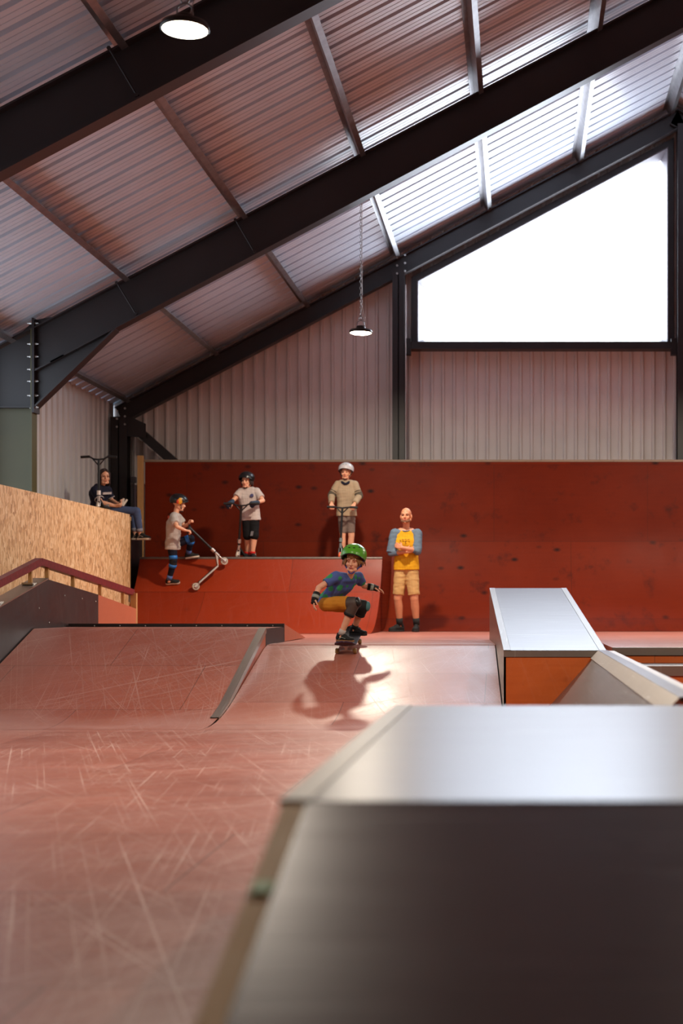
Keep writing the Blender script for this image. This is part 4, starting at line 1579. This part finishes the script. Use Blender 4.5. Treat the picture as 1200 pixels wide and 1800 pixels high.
tee(kb, 'jumper', J, s, M['beige'], .05, 1.9, .016, .96, wrinkle=.007)
for k in 'RL':
    el, wr, sh = J['el' + k], J['wr' + k], J['sh' + k]
    a, b = sh.lerp(el, .62), sh.lerp(el, .66)
    obj('sleeve_stripe', MB().capsule(a, b, .066 * s + .008, .066 * s + .008, 18, True, True), M['black'], kb, label='dark sleeve stripe')
    a, b = sh.lerp(el, .74), el.lerp(wr, .12)
    mb = MB().capsule(a, el, .062 * s + .012, .058 * s + .012, 18, flat_a=True)
    mb.capsule(el, b, .058 * s + .012, .056 * s + .012, 18, flat_b=True)
    fuse('sleeve_band', mb, M['olivegrey'], kb, .006, 2, label='grey brown sleeve band')
ck = J['neck']
mb = MB()
for sg in (-1, 1):
    mb.capsule(ck + V((0, .05, .0)), ck + V((.075 * sg, -.02, -.02)), .034, .03)
    mb.capsule(ck + V((.075 * sg, -.02, -.02)), ck + V((.012 * sg, -.088, -.055)), .03, .018)
fuse('collar', mb, M['navy'], kb, .006, 3, label='dark navy collar')
legwear(kb, 'shorts', J, s, M['greyshort'], .84, .008, .95, .058, wrinkle=.006)
helmet(kb, L(0, -.008, .05), ax, (.118, .134, .104), M['helmetwhite'], cut=-.38, front=.12, strap=M['black'], jaw=L(0, .07, -.122), vent_m=M['greymetal'])
for k in 'RL':
    shoe(kb, J['an' + k], V((-.25 if k == 'R' else .25, -1, 0)), (0, 0, 1), .235, M['black'], M['whitesole'], M['strapgrey'])

# ------------------------------------------------------------------ black helmet rider on the platform
s = .84
D = 21.3
J = dict(pelvis=P(440, 908, D), chest=P(437.5, 876, D), neck=P(434.5, 858, D - .01),
         shR=P(423.5, 865, D - .02), elR=P(412, 877, D - .12), wrR=P(406.5, 883, D - .24),
         shL=P(450.5, 864, D), elL=P(462, 880, D - .08), wrL=P(450, 884, D - .22),
         hipR=P(435, 914, D), knR=P(435, 942, D - .03), anR=P(435, 974, D + .06),
         hipL=P(446, 914, D), knL=P(447, 942, D - .06), anL=P(443.5, 974, D - .03))
for k in 'LR': J['an' + k].z = pz + .075
ka = thing('person', V((P(438, 984, D).x, D, QZ)), 'person in a black helmet, white shirt and black shorts leaning on a scooter', 'person')
hd = (P(433.5, 845, D - .04), V((-.28, -1, -.1)), V((-.03, -.08, 1)))
L, q, ax = body(ka, J, s, hd, .212, M['skin'],
                {'R': (V((-.4, -.6, -.5)), V((0, .6, -.7)), V((1, 0, .1)), .84, .95, .03), 'L': (V((-.6, -.55, -.2)), V((0, .6, -.7)), V((-.6, .3, .5)), .84, .95, .03)}, tk=.94)
tee(ka, 't_shirt', J, s, M['offwhite'], .06, .72, .016, .98, wrinkle=.009)
e = J['chest'] + V((.062, -.122 * s, .035))
em = MB().obox(e, (1, 0, .1), (0, 1, 0), (0, 0, 1), .021, .012, .021)
em.obox(e + V((0, -.002, 0)), (1, 0, 1), (0, 1, 0), (-1, 0, 1), .02, .012, .02)
obj('chest_emblem', em, M['inkblue'], ka, label='small blue chest emblem')
mb = MB()
torso_up = (J['chest'] - J['pelvis']).normalized()
legwear(ka, 'shorts', J, s, M['blacktrouser'], 1.06, .012, .98, .082, wrinkle=.006)
e = J['knL'] + V((-.02, -.094 * s - .014, .03))
em = MB().obox(e, (1, 0, 0), (0, 1, 0), (.2, 0, 1), .018, .008, .035)
obj('shorts_print', em, M['inkgrey'], ka, label='pale grey print')
hm = MB()
for i in range(34):
    a = -2.7 + 5.4 * i / 33
    if abs(a) < .95: continue
    st = L(.078 * math.sin(a), .088 * math.cos(a) - .012, .02)
    en = L(.088 * math.sin(a), .09 * math.cos(a) - .02, .02 - random.uniform(.08, .12))
    hm.tube([st, st.lerp(en, .5) + ax[0] * math.sin(a) * .01, en], [.012, .011, .003], 6)
obj('hair', hm, M['hairdark'], ka)
helmet(ka, L(0, -.008, .046), ax, (.115, .132, .098), M['helmetblack'], cut=-.36, front=.16, strap=M['black'], jaw=L(0, .07, -.122))
for k in 'RL':
    an, kn = J['an' + k], J['kn' + k]
    shoe(ka, an, V((.45, -.9, 0)) if k == 'L' else V((-.2, -1, 0)), (0, 0, 1), .23, M['black'], M['whitesole'], M['sockred'])
    obj('sock', MB().capsule(an, an.lerp(kn, .16), .04, .042, 14, True, True), M['sockred'], ka, label='red ankle sock')
    wr = J['wr' + k]
    d = V((-.4, -.6, -.5)).normalized() if k == 'R' else V((-.6, -.55, -.2)).normalized()
    mb = MB()
    mb.capsule(wr - d * .03, wr + d * .075, .034, .043, 14)
    mb.capsule(wr + d * .07, wr + d * .075 + V((0, .02, -.025)), .042, .036, 14)
    fuse('glove', mb, M['glove'], ka, .006, 2)

# ------------------------------------------------------------------ climbing rider on the quarter pipe
s = .78
J = dict(pelvis=P(304, 951, 20.68), chest=P(305.5, 922, 20.66), neck=P(309, 903, 20.66),
         shR=P(305, 911, 20.54), elR=P(311, 926, 20.38), wrR=P(325, 932, 20.45),
         shL=P(313, 910, 20.78), elL=P(324, 925, 20.80), wrL=P(331.5, 921, 20.72),
         hipR=P(302, 957, 20.62), knR=P(305, 987, 20.62), anR=P(297, 1019, 20.70),
         hipL=P(307, 956, 20.76), knL=P(336, 946, 20.80), anL=P(331, 973, 20.92))
kc = thing('person', V((P(300, 1030, 20.72).x, 20.72, 1.25)), 'person in a dark helmet with yellow print and blue knee pads climbing the quarter pipe', 'person')
hd = (P(314.5, 885, 20.68), V((.88, .42, -.15)), V((.1, 0, 1)))
L, q, ax = body(kc, J, s, hd, .212, M['skin'],
                {'R': (V((.6, .15, -.1)), V((.2, .3, -.6)), V((0, .2, 1)), .8, .95, .03), 'L': (V((.4, -.3, .6)), V((.5, -.3, -.3)), V((-.6, 0, .6)), .8, .95, .03)}, tk=.94)
tee(kc, 't_shirt', J, s, M['greytee'], .12, .66, .02, 1.0, wrinkle=.009)
obj('shoulder_print', MB().ell(J['chest'] + V((-.06, -.06, .1)), (V((.6, -.8, 0)), V((0, 0, 1)), V((.8, .6, 0))), (.025, .03, .012), 12, 8), M['redprint'], kc, label='small red back print')
legwear(kc, 'leggings', J, s, M['leg_navy'], 1.85, .008, .92, .07, wrinkle=.004)
for k in 'RL':
    hp, kn, an = J['hip' + k], J['kn' + k], J['an' + k]
    dd1, dd2 = (hp - kn).normalized(), (an - kn).normalized()
    mb = MB().capsule(kn + dd1 * .085, kn + dd1 * .03, .064 * s + .012, .06 * s + .014, 16, True, True)
    o = obj('knee_pad', mb, M['padblue'], kc, label='bright blue knee pad')
    obj('pad_strap', MB().capsule(kn + dd2 * .04, kn + dd2 * .09, .06 * s + .012, .056 * s + .012, 16, True, True), M['padblue'], o)
    obj('pad_cap', MB().capsule(kn + dd1 * .035, kn + dd2 * .045, .062 * s + .01, .06 * s + .01, 16), M['black'], o)
    obj('sock', MB().capsule(an, an.lerp(kn, .24), .037, .042, 14, True, True), M['sockblue'], kc, label='blue sock')
shoe(kc, J['anR'], V((.95, .12, .1)), V((0, -.62, .78)), .225, M['black'], M['whitesole'], M['strapgrey'])
shoe(kc, J['anL'], V((.93, .2, .2)), V((-.15, -.1, 1)), .225, M['black'], M['whitesole'], M['strapgrey'])
hel = helmet(kc, L(0, -.008, .046), ax, (.116, .134, .102), M['helmetblack'], cut=-.42, front=.14, strap=M['black'], jaw=L(0, .07, -.122))
hc = L(0, -.008, .046)
em = MB().ell(hc + ax[0] * .104 - ax[1] * .005 - ax[2] * .01, (ax[1], ax[2], ax[0]), (.04, .05, .014), 14, 10)
obj('print', em, M['yellow'], hel, label='yellow flame like print')
em = MB().ell(hc + ax[0] * .106 - ax[1] * .035 - ax[2] * .025, (ax[1], ax[2], ax[0]), (.022, .034, .014), 14, 10)
obj('print', em, M['redprint'], hel, label='red print')

# ------------------------------------------------------------------ seated person on the chipboard platform
s = .93
J = dict(pelvis=P(172, 894, 20.9), chest=P(174, 868, 20.86), neck=P(178.5, 852, 20.84),
         shR=P(167, 862, 20.72), elR=P(177, 883, 20.62), wrR=P(201, 889, 20.68),
         shL=P(188, 861, 20.98), elL=P(196, 880, 21.02), wrL=P(209, 887, 20.90),
         hipR=P(182, 897.5, 20.78), knR=P(240, 898.5, 20.75), anR=P(246, 939, 20.78),
         hipL=P(184, 897, 21.0), knL=P(234, 898, 21.05), anL=P(237, 939, 21.0))
se = thing('person', V((P(172, 905, 20.9).x, 20.9, OT)), 'seated person with dark hair and navy striped top on the chipboard platform, legs hanging', 'person')
hd = (P(183.5, 838, 20.8), V((.5, -.85, -.06)), V((0, -.05, 1)))
L, q, ax = body(se, J, s, hd, .222, M['skin'],
                {'R': (V((.9, .1, .05)), V((0, .5, .6)), V((0, .6, .7)), .9, .7, .03), 'L': (V((.7, -.5, .1)), V((0, -.4, .7)), V((-.3, -.5, .6)), .9, .7, .03)}, tk=.92, lt=.8)
tee(se, 'top', J, s, M['navy'], .04, .8, .015, .95, wrinkle=.007)
sc_ = (J['shL'] - J['shR']).normalized()
st = MB()
fr = sc_.cross(V((0, 0, 1))).normalized()
if fr.y > 0: fr = -fr
mid = (J['shL'] + J['shR']) / 2
st.obox(mid + fr * .098 - V((0, 0, .05)), sc_, fr, (0, 0, 1), .1, .012, .016)
obj('chest_stripe', st, M['offwhite'], se, label='pale chest stripe')
for k in 'RL':
    sh, el = J['sh' + k], J['el' + k]
    a, b = sh.lerp(el, .70), sh.lerp(el, .76)
    obj('sleeve_trim', MB().capsule(a, b, .058 * s + .014, .057 * s + .014, 16, True, True), M['offwhite'], se)
legwear(se, 'jeans', J, s, M['denim'], 1.78, .008, .92, .078, wrinkle=.004, lt=.88)
for k in 'RL':
    kn, an = J['kn' + k], J['an' + k]
    a, b = kn.lerp(an, .76), kn.lerp(an, .9)
    obj('turned_cuff', MB().capsule(a, b, .056 * s, .055 * s, 16, True, True), M['denimcuff'], se, label='pale turned up cuff')
    shoe(se, an, V((.95, -.25, -.02)) if k == 'R' else V((.9, -.1, -.05)), (0, 0, 1), .26, M['black'], M['whitesole'], M['strapgrey'], M['offwhite'])
hm = MB()
hm.ell(L(0, -.026, .042), ax, (.082 * q, .094 * q, .086 * q), 20, 12)
for i in range(20):
    a = 1.0 + 4.28 * i / 19
    stt = L(.076 * math.sin(a), .08 * math.cos(a) - .02, .05)
    en = L(.082 * math.sin(a), .08 * math.cos(a) - .03, -.09 - .04 * (1 - math.cos(a)) / 2)
    hm.capsule(stt, en, .024 * q, .016 * q, 8)
for sg in (-1, 1):
    hm.capsule(L(.02 * sg, .06, .094), L(.066 * sg, .03, .04), .018 * q, .018 * q, 8)
fuse('hair', hm, M['hairdark'], se, .006, 3)
pp = P(217, 888, 20.72)
pa = thing('folded_paper', pp, 'white folded paper held in the hands of the seated person', 'paper')
for i, (a, b) in enumerate(((P(215, 889, 20.7), P(217.5, 876, 20.7)), (P(216, 889, 20.7), P(223.5, 878, 20.74)))):
    obj('paper_leaf', MB().beam(a, b, .028, .003, (.2, -1, .3)), M['paper'], pa)

# ------------------------------------------------------------------ scooters
w1 = V((P(418.5, 976, 21.12).x, 21.09, QZ + .056))
scooter('dark scooter with pale wheels held upright by the rider in the black helmet', P(424, 889, 20.98), V((1, .05, 0)), w1 + V((.01, .03, .13)), w1, w1 + V((.14, .55, 0)), V((w1.x, 21.2, QZ)), M['blackplastic'], M['black'], M['alu'], half=.25)
w1 = V((P(598, 980, 21.4).x, 21.35, QZ + .056))
scooter('black scooter with grey fork and orange detail before the white helmeted rider', P(601.5, 893, 21.38), V((1, 0, -.02)), w1 + V((.006, .03, .17)), w1, w1 + V((.1, .52, 0)), V((w1.x, 21.5, QZ)), M['blackplastic'], M['black'], M['greymetal'], half=.22, rise=.012, clamp_m=M['greymetal'], m_wheel=M['orangeplastic'])
scooter('silver and black scooter lying across the quarter pipe, held by the climbing rider', P(332.5, 927, 20.64), P(329.5, 934, 20.45) - P(333, 916, 20.8), P(380, 973, 20.78), P(394, 986.5, 20.86), P(344, 1031, 20.64), P(360, 1015, 20.7), M['blackplastic'], M['alu'], M['alu'], half=.2, rise=.01)
sx, sy = P(173.5, 890, 19.6).x, 19.6
scooter('black scooter standing on the chipboard platform beside the seated person', V((sx, sy, OT + .70)), V((1, .05, .01)), V((sx, sy, OT + .18)), V((sx, sy - .03, OT + .056)), V((sx - .02, sy + .5, OT + .056)), V((sx, sy + .2, OT)), M['blackplastic'], M['black'], M['alu'], half=.235, rise=.035, clamp_m=M['white'])
